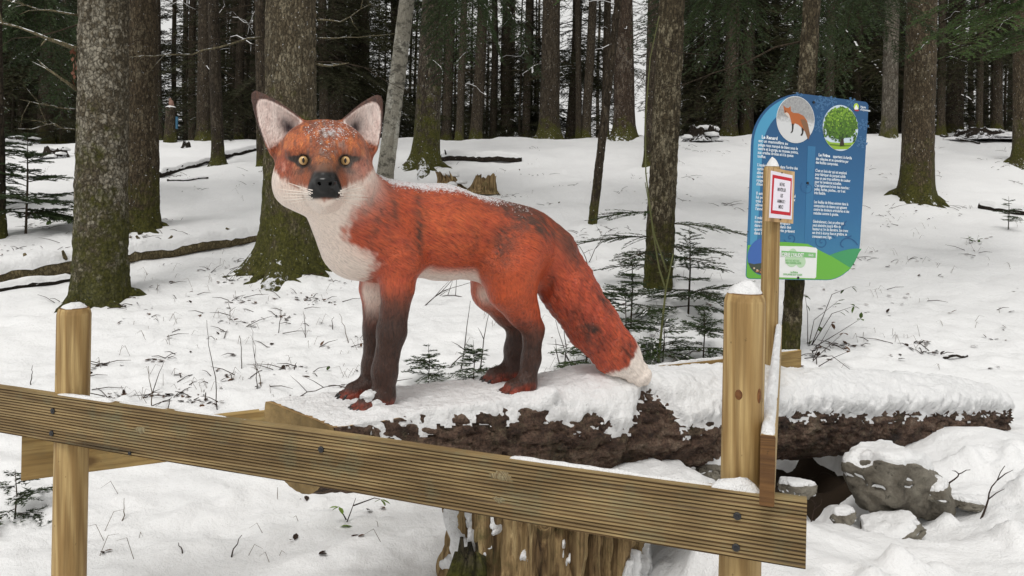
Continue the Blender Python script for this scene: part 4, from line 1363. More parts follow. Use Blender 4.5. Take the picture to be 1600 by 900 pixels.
# snow caught on the near fore paw and grains along back and crown
pw, _ = fp(578, 622, -0.085)
snow_lump('snow', pw + np.array([0.0, -0.006, 0.006]), (0.030, 0.026, 0.020), fox, 2.2, 3, 0.6, None, False)
snow_lump('snow', pw + np.array([0.018, -0.022, -0.014]), (0.030, 0.018, 0.014), fox, 5.2, 3, 0.6, None, False)
rng = np.random.default_rng(4)
cand = np.where((dust > 0.30) & (rng.random(len(dust)) < np.where(sx > 560, dust ** 2, 0.25)))[0]
pick = rng.choice(cand, min(len(cand), 2600), replace=False)
tv, tf = ico(1)
gv, gf_ = [], []
for i in pick:
    r0 = rng.uniform(0.0006, 0.0019)
    o0 = len(gv)
    q = tv * r0 * rng.uniform(0.7, 1.3, (len(tv), 1)) * np.array([1.3, 1.3, 0.7]) + FV2[i] + VN[i] * r0 * 0.2
    gv.extend(q.tolist()); gf_.extend([[j + o0 for j in g] for g in tf])
sg_o = mesh_obj('snow_grains', gv, gf_, SNOW_GRAINY, fox)
sg_o['kind'] = 'stuff'

# ------------------------------------------------------------------ blue information panel on the slim trunk
class Plane:
    """flat board in the scene; pan(px, py) gives the board coordinates of a picture position"""
    def __init__(s, c, yaw, roll):
        s.c = Vector(c)
        s.M = Matrix.Rotation(yaw, 3, 'Z') @ Matrix.Rotation(roll, 3, 'Y')
        s.r, s.n, s.u = s.M.col[0].copy(), s.M.col[1].copy(), s.M.col[2].copy()
    def pan(s, px, py):
        C = Vector((0, 0, CAM_Z)); D = at(px, py, 1.0) - C
        P = C + D * ((s.c - C).dot(s.n) / D.dot(s.n)) - s.c
        return (P.dot(s.r), P.dot(s.u))
TEXTS = []
def flat(name, pts, y, mat, parent, th=0.0004):
    """thin printed or cut shape: outline in board coordinates at height y in front of the board"""
    n = len(pts)
    vs = [(x, -y, z) for x, z in pts] + [(x, -y + th, z) for x, z in pts]
    fs = [tuple(range(n)), tuple(range(n, 2 * n))[::-1]] + [(i, i + n, (i + 1) % n + n, (i + 1) % n) for i in range(n)]
    return mesh_obj(name, vs, fs, mat, parent, False)
def lettering(name, body, x, z, size, y, mat, parent, align='LEFT', line=1.0, bold=0.0, width=None):
    cu = bpy.data.curves.new(name, 'FONT')
    cu.body, cu.size, cu.align_x, cu.align_y = body, size, align, 'TOP'
    cu.space_line = line; cu.resolution_u = 2; cu.offset = bold
    cu.fill_mode = 'FRONT' if hasattr(cu, 'fill_mode') else cu.fill_mode
    o = bpy.data.objects.new(name, cu)
    COL.objects.link(o)
    TEXTS.append((o, name, x, z, y, mat, parent, width, align))
def flush_text():
    bpy.context.view_layer.update()
    dg = bpy.context.evaluated_depsgraph_get()
    for o, name, x, z, y, mat, parent, width, align in TEXTS:
        m = bpy.data.meshes.new_from_object(o.evaluated_get(dg))
        m.materials.clear(); m.materials.append(mat)
        w_ = max(v.co.x for v in m.vertices) - min(v.co.x for v in m.vertices)
        sc = (width / w_) if width else 1.0
        bpy.data.objects.remove(o, do_unlink=True)
        share(name, m, parent, (x, -y, z), (R(90), 0, 0), (sc, 1, 1))
    TEXTS.clear()
def oval(c, rx, rz, n=40, a0=0.0): return [(c[0] + rx * math.cos(2 * math.pi * i / n + a0), c[1] + rz * math.sin(2 * math.pi * i / n + a0)) for i in range(n)]
def clip_oval(pts, c, rx, rz):
    out = []
    for x, z in pts:
        dx, dz = (x - c[0]) / rx, (z - c[1]) / rz
        q = math.hypot(dx, dz)
        if q > 1: dx, dz = dx / q, dz / q
        out.append((c[0] + dx * rx, c[1] + dz * rz))
    return out

SIGN_Y = 4.93
sp = Plane(at(1262, 292, SIGN_Y), R(20), R(2.3))
pan = sp.pan
sign = empty('information_panel', sp.c)
sign.rotation_mode = 'QUATERNION'
sign.rotation_quaternion = sp.M.to_quaternion()
tag(sign, 'blue and green printed information panel about fox and ash tree on the slim trunk', 'sign')
def m_panel():
    t = NT('panel_blue')
    z = t.sep(t.co())
    fac = t.math('MULTIPLY_ADD', z[2], 0.75, 0.52)
    c = t.ramp(fac, [(0.05, lin(64, 134, 168)), (0.4, lin(44, 104, 150)), (0.75, lin(34, 84, 128)), (1.0, lin(34, 76, 118))])
    n_ = t.noise(t.co(), 2.5, 2)
    c = t.mix(t.math('MULTIPLY', n_, 0.25), c, lin(40, 96, 140))
    return t.done(c, 0.35, None, 0.4)
PBLUE = m_panel()
PBAND = m_flat('panel_band', lin(74, 150, 188), 0.35)
PBAND2 = m_flat('panel_band_dark', lin(50, 112, 156), 0.35)
PGREEN, PGREEN2 = m_flat('panel_green', lin(104, 176, 62), 0.35), m_flat('panel_green_dark', lin(64, 150, 96), 0.35)
PWHITE = m_flat('panel_white', lin(232, 234, 232), 0.4)
PORN = m_flat('panel_ornament', lin(34, 84, 132), 0.35)
PFLAKE = m_flat('panel_flake', lin(70, 114, 156), 0.35)
PBOLT = m_flat('panel_bolt', (0.01, 0.01, 0.012), 0.4)
def arc(cx, cy, rx, ry, a0, a1, n=12): return [(cx + rx * math.cos(R(a0 + (a1 - a0) * i / n)), cy - ry * math.sin(R(a0 + (a1 - a0) * i / n))) for i in range(n + 1)]
out_px = arc(1253, 228, 79, 82, 180, 92) + arc(1351, 167, 6, 8, 80, 0, 4) + arc(1290, 376, 54, 62, -2, -88) + arc(1172, 430, 6, 6, 270, 180, 4)
outline = [pan(*p) for p in out_px]
n = len(outline)
vs = [(x, 0.0, z) for x, z in outline] + [(x, 0.006, z) for x, z in outline]
mesh_obj('board', vs, [tuple(range(n))[::-1], tuple(range(n, 2 * n))] + [(i, (i + 1) % n, (i + 1) % n + n, i + n) for i in range(n)], PBLUE, sign, False)
PP = lambda pts: [pan(*p) for p in pts]
flat('print_band', PP(arc(1254, 228, 77, 79, 180, 105) + arc(1262, 236, 71, 74, 110, 180) + [(1180, 420), (1170, 425)]), 0.0012, PBAND, sign)
flat('print_band', PP([(1262, 228), (1274, 229), (1266, 410), (1256, 400)]), 0.0012, PBAND2, sign)
hill2 = [(1293, 400)] + [(1300 + i * 6, 397 - 5.5 * math.sin(i / 8 * 1.9) * 1.6) for i in range(8)] + [(1346, 389), (1342, 395), (1334, 412), (1325, 424), (1290, 424)]
flat('print_hill', PP(hill2), 0.0012, PGREEN2, sign)
hill = [(1168, 383)] + [(1172 + i * 8, 383 - 5 * math.sin(i / 9.0 * 2.4)) for i in range(10)] + [(1262, 381), (1280, 391), (1300, 401), (1318, 412), (1331, 420)] + arc(1290, 375, 53, 62, -46, -88, 8) + [(1170, 435), (1166, 432)]
flat('print_hill', PP(hill), 0.0018, PGREEN, sign)
# ornaments
random.seed(11)
def swirl(cx, cy, r0, turns, wpx, mat, a0=0.0):
    mb = MB()
    pts = []
    for i in range(34):
        u = i / 33
        a = a0 + turns * 2 * math.pi * u; r = r0 * u
        pts.append((cx + r * math.cos(a), cy + r * math.sin(a)))
    w0 = wpx
    L_, R_ = [], []
    for i, (x, y) in enumerate(pts):
        x2, y2 = pts[min(i + 1, 33)]; x1, y1 = pts[max(i - 1, 0)]
        dx, dy = x2 - x1, y2 - y1; q = math.hypot(dx, dy) + 1e-6
        L_.append((x - dy / q * w0, y + dx / q * w0)); R_.append((x + dy / q * w0, y - dx / q * w0))
    vs = [(*pan(*p),) for p in L_] + [(*pan(*p),) for p in R_]
    vs = [(x, -0.0016, z) for x, z in vs]
    mesh_obj('print_swirl', vs, [(i, i + 1, 35 + i, 34 + i) for i in range(33)], mat, sign, False)
for a in ((1284, 378, 11, 1.6, 0.5, PORN, 0.4), (1262, 293, 12, 1.3, 0.5, PORN, 2.0), (1318, 386, 22, 0.5, 0.7, PORN, 3.0), (1235, 372, 10, 1.3, 0.5, PORN, 1.0), (1330, 368, 24, 0.35, 0.8, PORN, 2.2), (1305, 372, 26, 0.3, 0.7, PORN, 3.5)):
    swirl(*a)
def flake(cx, cy, r, wpx, nm='print_snowflake'):
    mb = MB()
    def bar(x0, y0, x1, y1):
        dx, dy = x1 - x0, y1 - y0; q = math.hypot(dx, dy)
        nx_, ny_ = -dy / q * wpx, dx / q * wpx
        pts = [pan(x0 + nx_, y0 + ny_), pan(x1 + nx_, y1 + ny_), pan(x1 - nx_, y1 - ny_), pan(x0 - nx_, y0 - ny_)]
        mb.add([(x, -0.0014, z) for x, z in pts], [(0, 1, 2, 3)])
    for k in range(6):
        a = k * math.pi / 3 + 0.3
        ex, ey = cx + r * math.cos(a), cy + r * math.sin(a)
        bar(cx, cy, ex, ey)
        for u in (0.45, 0.75):
            for s in (-1, 1):
                bx, by = cx + r * u * math.cos(a), cy + r * u * math.sin(a)
                bar(bx, by, bx + 0.28 * r * math.cos(a + s * 0.9), by + 0.28 * r * math.sin(a + s * 0.9))
    mb.build(nm, PFLAKE, sign, False)
for f in ((1247, 153, 9, 0.55), (1283, 161, 12, 0.7), (1285, 185, 10, 0.5), (1279, 199, 8, 0.5), (1330, 160, 8, 0.5), (1300, 158, 8, 0.5), (1346, 222, 10, 0.6), (1349, 195, 9, 0.5)):
    flake(*f)
# round pictures
def m_photo_snow():
    t = NT('photo_snow')
    z = t.sep(t.co())[2]
    nz = t.noise(t.co(), 45, 6, 0.75)
    twigs = t.ramp(t.math('MULTIPLY_ADD', z, 6.0, t.math('MULTIPLY_ADD', nz, 1.0, -2.55)), [(0.38, 0), (0.62, 1)])
    c = t.mix(t.math('MULTIPLY', twigs, 0.85), (0.62, 0.63, 0.64), t.mix(t.noise(t.co(), 90, 5), (0.04, 0.04, 0.04), (0.5, 0.5, 0.5)))
    return t.done(c, 0.35)
fo = pan(1243, 187); ow = abs(pan(1272, 187)[0] - fo[0]); oh = abs(pan(1243, 223)[1] - fo[1])
flat('fox_photo', oval(fo, ow * 1.02, oh * 1.02), 0.0020, PWHITE, sign)
flat('fox_photo', oval(fo, ow, oh), 0.0028, m_photo_snow(), sign)
kx = lambda x, y: pan(1160 + x / 5.625, 140 + y / 5.625)
ky = lambda x, y: pan(1160 + x / 5.625, 290 + y / 5.625)
FOXP, FOXD, FOXW, FOXB = m_flat('photo_fox', lin(176, 98, 50), 0.4, 0.4, 0.001), m_flat('photo_fox_tail', lin(128, 92, 66), 0.4), m_flat('photo_fox_white', lin(206, 196, 186), 0.4), m_flat('photo_fox_black', lin(36, 28, 26), 0.4)
flat('fox_figure', [kx(*p) for p in ((362, 175), (356, 138), (380, 160), (402, 162), (420, 146), (424, 190), (445, 205), (490, 208), (535, 232), (565, 275), (578, 340), (590, 405), (578, 436), (566, 418), (548, 370), (532, 352), (512, 330), (486, 308), (458, 296), (446, 318), (432, 318), (424, 270), (415, 245), (396, 240), (382, 222), (368, 208))], 0.0034, FOXP, sign)
flat('fox_figure', [kx(*p) for p in ((505, 262), (545, 262), (572, 300), (592, 400), (574, 440), (562, 410), (545, 362), (530, 330))], 0.0040, FOXD, sign)
flat('fox_figure', [kx(*p) for p in ((368, 208), (386, 200), (402, 212), (412, 232), (420, 262), (404, 246), (384, 226))], 0.0040, FOXW, sign)
for q in (((432, 300), (448, 300), (446, 340), (440, 372), (424, 384), (420, 378), (432, 360)), ((516, 330), (536, 350), (532, 385), (520, 408), (506, 402), (520, 378)), ((372, 186), (382, 186), (380, 196), (373, 196))):
    flat('fox_figure', [kx(*p) for p in q], 0.0040, FOXB, sign)
to = pan(1313, 200); tw = abs(pan(1340.5, 200)[0] - to[0]); th_ = abs(pan(1313, 236)[1] - to[1])
flat('tree_photo', oval(to, tw, th_), 0.0020, m_flat('photo_sky', lin(196, 212, 224), 0.4), sign)
grass = [kx(x, y) for x, y in ((700, 452), (770, 462), (860, 470), (960, 466), (1020, 448), (1010, 500), (930, 545), (800, 540), (740, 500))]
flat('tree_photo', clip_oval(grass, to, tw, th_), 0.0026, m_flat('photo_grass', lin(140, 176, 52), 0.4), sign)
flat('tree_photo', clip_oval([kx(x, y) for x, y in ((760, 476), (860, 486), (950, 488), (955, 498), (860, 502), (770, 490))], to, tw, th_), 0.0030, m_flat('photo_grass_dark', lin(92, 122, 40), 0.4), sign)
flat('tree_photo', [kx(*p) for p in ((852, 498), (858, 440), (842, 400), (858, 392), (872, 420), (890, 392), (902, 398), (886, 440), (894, 498))], 0.0030, m_flat('photo_trunk', lin(50, 40, 30), 0.4), sign)
flat('tree_photo', clip_oval([kx(862 + 146 * math.cos(q * 0.2094) * (1 + 0.07 * math.sin(q * 2.3)), 305 + (150 if math.sin(q * 0.2094) < 0 else 130) * math.sin(q * 0.2094) * (1 + 0.06 * math.sin(q * 1.7))) for q in range(30)], to, tw, th_), 0.0032, m_flat('photo_crown_dark', lin(70, 106, 34), 0.4), sign)
cmats = [m_flat('photo_leaf', lin(*c), 0.4) for c in ((118, 158, 48), (92, 134, 38), (66, 104, 30), (40, 70, 24), (148, 182, 72))]
mbs = [MB() for _ in cmats]
for i in range(430):
    while True:
        x, y = random.uniform(712, 1012), random.uniform(148, 462)
        if y < 300: ok_ = ((x - 862) / 150) ** 2 + ((y - 320) / 172) ** 2 < 1
        else: ok_ = abs(x - 862) < 150 - 0.22 * max(0, y - 380) and y < 400 + 60 * abs(math.sin(x * 0.021))
        if ok_: break
    p = kx(x, y)
    if ((p[0] - to[0]) / tw) ** 2 + ((p[1] - to[1]) / th_) ** 2 > 0.95: continue
    r0 = random.uniform(0.005, 0.010)
    shade = (y - 150) / 310 + random.uniform(-0.45, 0.45)
    mi = 3 if shade > 0.85 else 2 if shade > 0.6 else 1 if shade > 0.3 else (0 if random.random() < 0.7 else 4)
    k0 = len(mbs[mi].v); n_ = 7
    mbs[mi].add([(p[0] + r0 * random.uniform(0.6, 1.1) * math.cos(2 * math.pi * j / n_), -0.0034 - i * 0.000003, p[1] + r0 * random.uniform(0.6, 1.1) * math.sin(2 * math.pi * j / n_)) for j in range(n_)], [tuple(range(n_))[::-1]])
for m_, b_ in zip(cmats, mbs):
    if b_.v: b_.build('tree_crown_print', m_, sign, False)
bo = pan(1193, 401); bw = abs(pan(1218, 401)[0] - bo[0]); bh = abs(pan(1193, 430)[1] - bo[1])
flat('village_photo', oval(bo, bw, bh), 0.0024, m_flat('photo_blue_sky', lin(62, 104, 176), 0.4), sign)
flat('village_photo', clip_oval([ky(x, y) for x, y in ((40, 682), (100, 690), (190, 676), (330, 690), (330, 800), (180, 830), (80, 800), (50, 740))], bo, bw, bh), 0.0030, m_flat('photo_hills', lin(66, 76, 62), 0.4), sign)
random.seed(2)
for i in range(20):
    x, y = random.uniform(70, 160), random.uniform(715, 800)
    q = ky(x, y)
    if ((q[0] - bo[0]) / bw) ** 2 + ((q[1] - bo[1]) / bh) ** 2 > 0.8: continue
    flat('village_photo', [ky(x, y), ky(x + 14, y + 2), ky(x + 13, y + 15), ky(x - 1, y + 14)], 0.0034 + i * 0.00002, m_flat('photo_house', lin(*random.choice(((214, 190, 166), (188, 120, 88), (228, 214, 196), (170, 104, 80)))), 0.4), sign, 0.00001)
# sponsor plate
pl = [ky(x, y) for x, y in ((300, 530), (560, 535), (645, 546), (656, 560), (645, 805), (634, 815), (300, 805), (270, 790))]
flat('sponsor_plate', pl, 0.0026, PWHITE, sign)
LG, LG2 = m_flat('logo_green', lin(124, 186, 116), 0.4), m_flat('logo_green_pale', lin(186, 216, 180), 0.4)
for c_, r_ in (((432, 640), 78), ((510, 668), 56), ((440, 600), 48)):
    flat('logo', oval(ky(*c_), 0.00072 * r_ * 0.98, 0.00072 * r_), 0.0032 + r_ * 1e-6, LG2, sign, 0.00001)
flat('logo_bar', [ky(*p) for p in ((340, 572), (642, 590), (640, 634), (340, 622))], 0.0040, LG, sign)
PX = SIGN_Y / FPX
white, navy = m_flat('white_ink', lin(226, 234, 240), 0.4), None
def para(body, cx, cy, size_px, width_px=None, align='LEFT', mat=None, bold=0.0006, line=0.90, y=0.0024):
    x, z = kx(cx, cy)
    lettering('lettering', body, x, z, size_px * PX, y, mat or white, sign, align, line, bold, width_px * PX if width_px else None)
S = 6.5
para('Le Renard', 168, 396, S * 1.1, None, bold=0.0011)
para("est un mammifère au", 140, 430, S)
para("pelage roux marqué de blanc sous le\nventre et la gorge, au museau pointu,\naux oreilles droites et à la queue\ntouffue.", 137, 465, S, 76)
para("L'espèce est classée dans l'ordre des\ncarnivores mais son régime\nalimentaire varie : à dominance\ncarnée, il se compose de\nrongeurs, d'oiseaux, mais aussi\nd'insectes et de fruits.", 130, 642, S, 76)
para("Il est doté d'une souplesse qui\nlui permet de vivre en milieux\ntrès divers et de varier son\nalimentation au fil de\nl'année.", 120, 892, S, 74)
para("Il mène une vie discrète, se\nnourrit la nuit, se réfugiant\ndans un terrier ou dans des\nquartiers calmes. Très présent\ndans le Jura.", 108, 1106, S, 76)
para("Le Frêne", 668, 556, S * 0.98, None, bold=0.0010)
para("appartient à la famille", 795, 569, S, 38)
para("des oléacées et se caractérise par\ndes feuilles composées.", 645, 588, S, 65)
para("C'est un bois dur qui est employé\npour fabriquer du parquet solide\nmais un peu trop uniforme de couleur\npour les tendances actuelles.\nC'est également le bois des manches :\npelles, haches, pioches... car il est\ntrès flexible.", 640, 692, S, 71)
para("Les feuilles de frênes entrent dans la\ncomposition de tisanes qui agissent\ncontre les douleurs articulaires et des\nmaladies comme la goutte.", 628, 968, S, 71)
para("Généralement, c'est un arbre qui\npeut atteindre jusqu'à 40m de\nhauteur et 1m de diamètre. Son tronc\nest droit à écorce lisse et grisâtre, se\ncrevassant avec l'âge.", 618, 1140, S, 71)
para("SCIERIE LYAUDET", 330, 1426, S * 1.25, 45, mat=PWHITE, bold=0.0012, y=0.0048)
para("S.A.S.", 578, 1440, S * 0.75, 10, mat=PWHITE, bold=0.0006, y=0.0048)
para("N O T R E  M É T I E R\nFAIRE CHANTER LE BOIS", 376, 1490, S * 0.62, 30, mat=LG, y=0.0044)
para("Les Rivières", 420, 1592, S * 0.62, 14, mat=LG, y=0.0044)
para("39170 LAVANS LES ST CLAUDE", 356, 1612, S * 0.62, 36, mat=LG, y=0.0044)
lx, lz = kx(998, 152)
flat('logo', oval((lx, lz), 0.0215, 0.0245), 0.0024, m_flat('logo_lime', lin(176, 204, 60), 0.4), sign)
flat('logo', [kx(*p) for p in ((980, 166), (998, 132), (1016, 168), (1010, 176), (988, 176))], 0.0030, PWHITE, sign)
flat('logo', [kx(*p) for p in ((976, 176), (1026, 178), (1016, 190), (988, 188))], 0.0032, m_flat('logo_red', lin(170, 50, 60), 0.4), sign)
para("Hauts\nd'Oyonnax", 1036, 138, S * 0.72, None, bold=0.0005, line=0.95)
for bx, by in ((1271, 160), (1261.5, 286), (1246.5, 434), (1168, 362), (1333, 413)):
    bxz = pan(bx, by)
    flat('bolt', oval(bxz, 0.0085 if bx not in (1168, 1333) else 0.004, 0.0085 if bx not in (1168, 1333) else 0.004, 14), 0.006, PBOLT, sign, 0.006)

# ------------------------------------------------------------------ small warning notice on the tall post
npn = Plane(at(1221, 305, 3.94), R(27), R(4.0))
notice = empty('warning_notice', npn.c)
notice.rotation_mode = 'QUATERNION'
notice.rotation_quaternion = npn.M.to_quaternion()
tag(notice, 'small plywood notice with red framed white paper screwed to the tall post', 'sign')
kn = lambda x, y: npn.pan(1190 + x / 7.5, 240 + y / 7.5)
op = [kn(*p) for p in ((86, 160), (388, 212), (370, 822), (50, 790))]
v0 = [(x, 0.0, z) for x, z in op] + [(x, 0.012, z) for x, z in op]
mesh_obj('plywood', v0, [(0, 1, 2, 3), (7, 6, 5, 4)] + [(i, i + 4, (i + 1) % 4 + 4, (i + 1) % 4) for i in range(4)], PLY_WOOD, notice, False)
flat('paper', [kn(*p) for p in ((106, 198), (362, 255), (352, 772), (84, 750))], 0.0012, m_flat('paper_white', lin(228, 224, 234), 0.6), notice)
flat('red_frame', [kn(*p) for p in ((126, 245), (352, 290), (338, 728), (104, 700))], 0.0018, m_flat('red_print', lin(192, 28, 44), 0.5), notice)
flat('paper_field', [kn(*p) for p in ((146, 288), (336, 324), (322, 688), (124, 662))], 0.0024, m_flat('paper_white_field', lin(232, 228, 238), 0.6), notice)
ink = m_flat('black_ink', (0.01, 0.01, 0.012), 0.5)
NP = 3.94 / FPX
for body, cx, cy, wd in (('NE PAS', 238, 336, 80), ('MONTER SUR', 232, 398, 132), ('LES', 232, 466, 40), ('ANIMAUX !', 228, 534, 128), ('MERCI', 222, 598, 72)):
    x, z = kn(cx, cy)
    lettering('lettering', body, x, z, 7.6 * NP, 0.0030, ink, notice, 'CENTER', 1.0, 0.0006, wd / 7.5 * NP)
for sx_, sy_ in ((236, 224), (219, 772)):
    x, z = kn(sx_, sy_)
    flat('screw', oval((x, z), 0.004, 0.004, 12), 0.003, SCREW, notice, 0.004)
flush_text()

# ------------------------------------------------------------------ bark of the forest
BARKS = {
    'lichen': m_bark('bark_lichen', (0.050, 0.039, 0.024), (0.18, 0.15, 0.10), (0.37, 0.34, 0.27), 0.72, 2.2, 36, 0.05, 0.0, 1.0, 1.5),
    'brown': m_bark('bark_brown', (0.032, 0.023, 0.013), (0.13, 0.098, 0.060), (0.22, 0.19, 0.13), 0.25, 1.3, 42, 0.08, 0.35),
    'mosslich': m_bark('bark_mossy_grey', (0.044, 0.034, 0.020), (0.155, 0.125, 0.080), (0.26, 0.23, 0.16), 0.4, 2.4, 42, 0.12, 0.2),
    'mossy': m_bark('bark_mossy', (0.022, 0.017, 0.012), (0.09, 0.07, 0.05), (0.22, 0.20, 0.15), 0.3, 2.2, 26, 0.20, 0.4),
    'dark': m_bark('bark_dark', (0.020, 0.015, 0.010), (0.082, 0.063, 0.042), (0.14, 0.12, 0.09), 0.15, 0.9, 24, 0.10, 0.3, 0.8),
    'dark2': m_bark('bark_red_dark', (0.026, 0.017, 0.012), (0.10, 0.07, 0.048), (0.22, 0.19, 0.15), 0.3, 0.8, 22, 0.12, 0.4, 0.8),
    'grey': m_bark('bark_grey', (0.05, 0.043, 0.033), (0.16, 0.14, 0.11), (0.26, 0.24, 0.20), 0.4, 0.8, 30, 0.08, 0.0, 0.6),
    'lichen2': m_bark('bark_speckled', (0.034, 0.026, 0.015), (0.11, 0.087, 0.052), (0.32, 0.28, 0.19), 0.55, 1.2, 48, 0.06, 0.0, 0.9),
    'beech': m_bark('bark_beech', (0.16, 0.145, 0.115), (0.38, 0.36, 0.30), (0.52, 0.51, 0.45), 0.55, 0.25, 6, 0.05, 0.0, 0.25, 3.0, 0.8),
    'far': m_bark('bark_far', (0.032, 0.025, 0.017), (0.105, 0.083, 0.058), None, 0, 0.7, 20, 0.08, 0.5, 0.5),
}
ROOTS = m_bark('bark_root', (0.020, 0.015, 0.010), (0.08, 0.062, 0.042), None, 0, 1.2, 42, 0.0, 0.5, 1.0)
TWIG = m_bark('twig_bark', (0.020, 0.014, 0.009), (0.085, 0.062, 0.040), None, 0, 0, 60, 0.0, 0.0, 0.4)
TWIG_PALE = m_bark('twig_pale', (0.07, 0.06, 0.035), (0.20, 0.17, 0.10), None, 0, 0, 60, 0.10, 0.0, 0.4)

def m_needles(name, a, b, trans=0.15):
    t = NT(name)
    co = t.co()
    c = t.mix(t.noise(co, 3.0, 4), a, b)
    c = t.mix(1.0, c, t.ramp(t.n('ShaderNodeObjectInfo').outputs['Random'], [(0, 0.75), (1, 1.25)]), 'MULTIPLY')
    return t.done(c, 0.55, None, 0.25)
NEEDLE_FAR = m_needles('needles_far', (0.017, 0.021, 0.008), (0.056, 0.058, 0.021))
NEEDLE = m_needles('needles', (0.016, 0.032, 0.010), (0.050, 0.078, 0.024))
NEEDLE_BRIGHT = m_needles('needles_fresh', (0.030, 0.062, 0.014), (0.075, 0.125, 0.030))  # brighter green needles for overhanging boughs

def trunk_mesh(r0, H_, lean, seed, n=26, root=0.55, nroots=5, step=0.07, fine=True, curve=0.0):
    zs, z = [-0.25], -0.25
    while z < H_:
        z += step * (1 if z < 4.5 else 3); zs.append(z)
    zs = np.array(zs)
    a = np.arange(n) / n * 2 * math.pi
    Z, A = np.meshgrid(zs, a, indexing='ij')
    zc = np.clip(Z, 0, None)
    r = r0 * (1 - 0.55 * zc / max(H_, 1))
    rs = np.random.default_rng(int(seed * 100) % 99991)
    fl = np.zeros_like(Z)
    for k in range(nroots):
        ra = 2 * math.pi * (k + rs.uniform(-0.3, 0.3)) / nroots
        wdt = rs.uniform(0.28, 0.5)
        dd = np.angle(np.exp(1j * (A - ra)))
        fl = fl + rs.uniform(0.6, 1.3) * np.exp(-(dd / wdt) ** 2)
    r = r + r0 * root * (0.25 + fl) * np.exp(-np.clip(Z, -0.2, None) / (0.55 * r0 + 0.05))
    ca, sa = np.cos(A), np.sin(A)
    k_ = 0.07 / max(r0, 0.05) * 0.5 + 1.2
    r = r * (1 + 0.05 * fbm(ca * 1.5 + seed, sa * 1.5, Z * 1.2, 3))
    if fine == 2 and r0 > 0.1: r = r + 0.014 * (0.5 - np.abs(vnoise(ca * 7 + seed, sa * 7, Z * 7))) + 0.010 * (0.5 - np.abs(vnoise(ca * 17 + seed, sa * 17, Z * 19)))
    if fine: r = r + 0.008 * fbm(ca * 5 + seed, sa * 5, Z * 9, 3) + 0.005 * np.abs(vnoise(ca * 14 + seed, sa * 14, Z * 16))
    X = lean[0] * Z + curve * np.sin(Z * 0.9 + seed) * 0.05 + r * ca
    Y = lean[1] * Z + r * sa
    v = np.stack([X, Y, Z], -1).reshape(-1, 3)
    f = ring_faces(len(zs), n) + [tuple(range((len(zs) - 1) * n, len(zs) * n))]
    return v, f

def needle_spray(rs, base, dirv, L, droop, nl, spacing, wd, side_up=0.2, sub=True, snow=0.0, dens=3.2):
    """one fir bough: returns (stem polyline list, triangle verts, snow quads)"""
    d = np.array(dirv, float); d /= np.linalg.norm(d)
    up = np.array([0, 0, 1.0])
    s = np.cross(d, up); s /= np.linalg.norm(s) + 1e-9
    n = 7
    u = np.linspace(0, 1, n)
    P = base + d[None] * (L * u)[:, None] + up[None] * (-droop * L * u ** 1.8)[:, None] + s[None] * (rs.normal(0, 0.02) * L * np.sin(u * 3))[:, None]
    stems = [P]
    segs = [(P, 1.0)]
    nt = max(3, int(L / spacing))
    for i in range(nt):
        q = 0.12 + 0.86 * (i + rs.uniform(-0.3, 0.3)) / nt
        q = min(max(q, 0.05), 0.98)
        b = np.array([np.interp(q, u, P[:, k]) for k in range(3)])
        for sg_ in (-1, 1):
            if rs.random() < 0.12: continue
            l2 = L * (0.42 * (1 - q) + 0.10) * rs.uniform(0.7, 1.2)
            dd = d * rs.uniform(0.55, 0.9) + s * sg_ * rs.uniform(0.7, 1.0) + up * rs.uniform(-0.25, 0.12)
            dd /= np.linalg.norm(dd)
            u2 = np.linspace(0, 1, 4)
            P2 = b + dd[None] * (l2 * u2)[:, None] + up[None] * (-droop * 0.6 * l2 * u2 ** 2)[:, None]
            segs.append((P2, 0.7))
            if sub: stems.append(P2)
    T = []
    Sn = []
    for Pp, wgt_ in segs:
        ln = np.linalg.norm(np.diff(Pp, axis=0), axis=1); tot_ = ln.sum()
        m = max(4, int(tot_ / nl * dens))
        uu = np.linspace(0, 1, len(Pp))
        qs = rs.uniform(0.03, 1.0, m)
        B = np.stack([np.interp(qs, uu, Pp[:, k]) for k in range(3)], 1)
        ax = Pp[-1] - Pp[0]; ax = ax / (np.linalg.norm(ax) + 1e-9)
        sd = np.cross(ax, up); sd /= np.linalg.norm(sd) + 1e-9
        uu_ = np.cross(sd, ax)
        sgn = rs.choice([-1, 1], m)
        dirs = ax[None] * rs.uniform(0.35, 0.9, m)[:, None] + sd[None] * (sgn * rs.uniform(0.5, 1.0, m))[:, None] + uu_[None] * rs.uniform(-0.25, 0.45, m)[:, None]
        dirs /= np.linalg.norm(dirs, axis=1)[:, None]
        lens = nl * rs.uniform(0.6, 1.15, m)
        wv = np.cross(dirs, rs.normal(0, 1, (m, 3))); wv /= np.linalg.norm(wv, axis=1)[:, None] + 1e-9
        T.append(np.stack([B - wv * wd / 2, B + wv * wd / 2, B + dirs * lens[:, None]], 1))
        if snow and rs.random() < snow:
            for j in range(len(Pp) - 1):
                for _ in range(2):
                    c_ = Pp[j] + (Pp[j + 1] - Pp[j]) * rs.random() + up * 0.15 * nl
                    a_, b_ = ax * nl * rs.uniform(0.25, 0.8), sd * nl * rs.uniform(0.15, 0.4)
                    Sn.append(np.stack([c_ - a_, c_ - b_ * rs.uniform(.6, 1.4) + up * 0.05 * nl, c_ + a_ * rs.uniform(.5, 1.2), c_ + b_ * rs.uniform(.6, 1.4) + up * 0.05 * nl]))
    return stems, np.concatenate(T), Sn

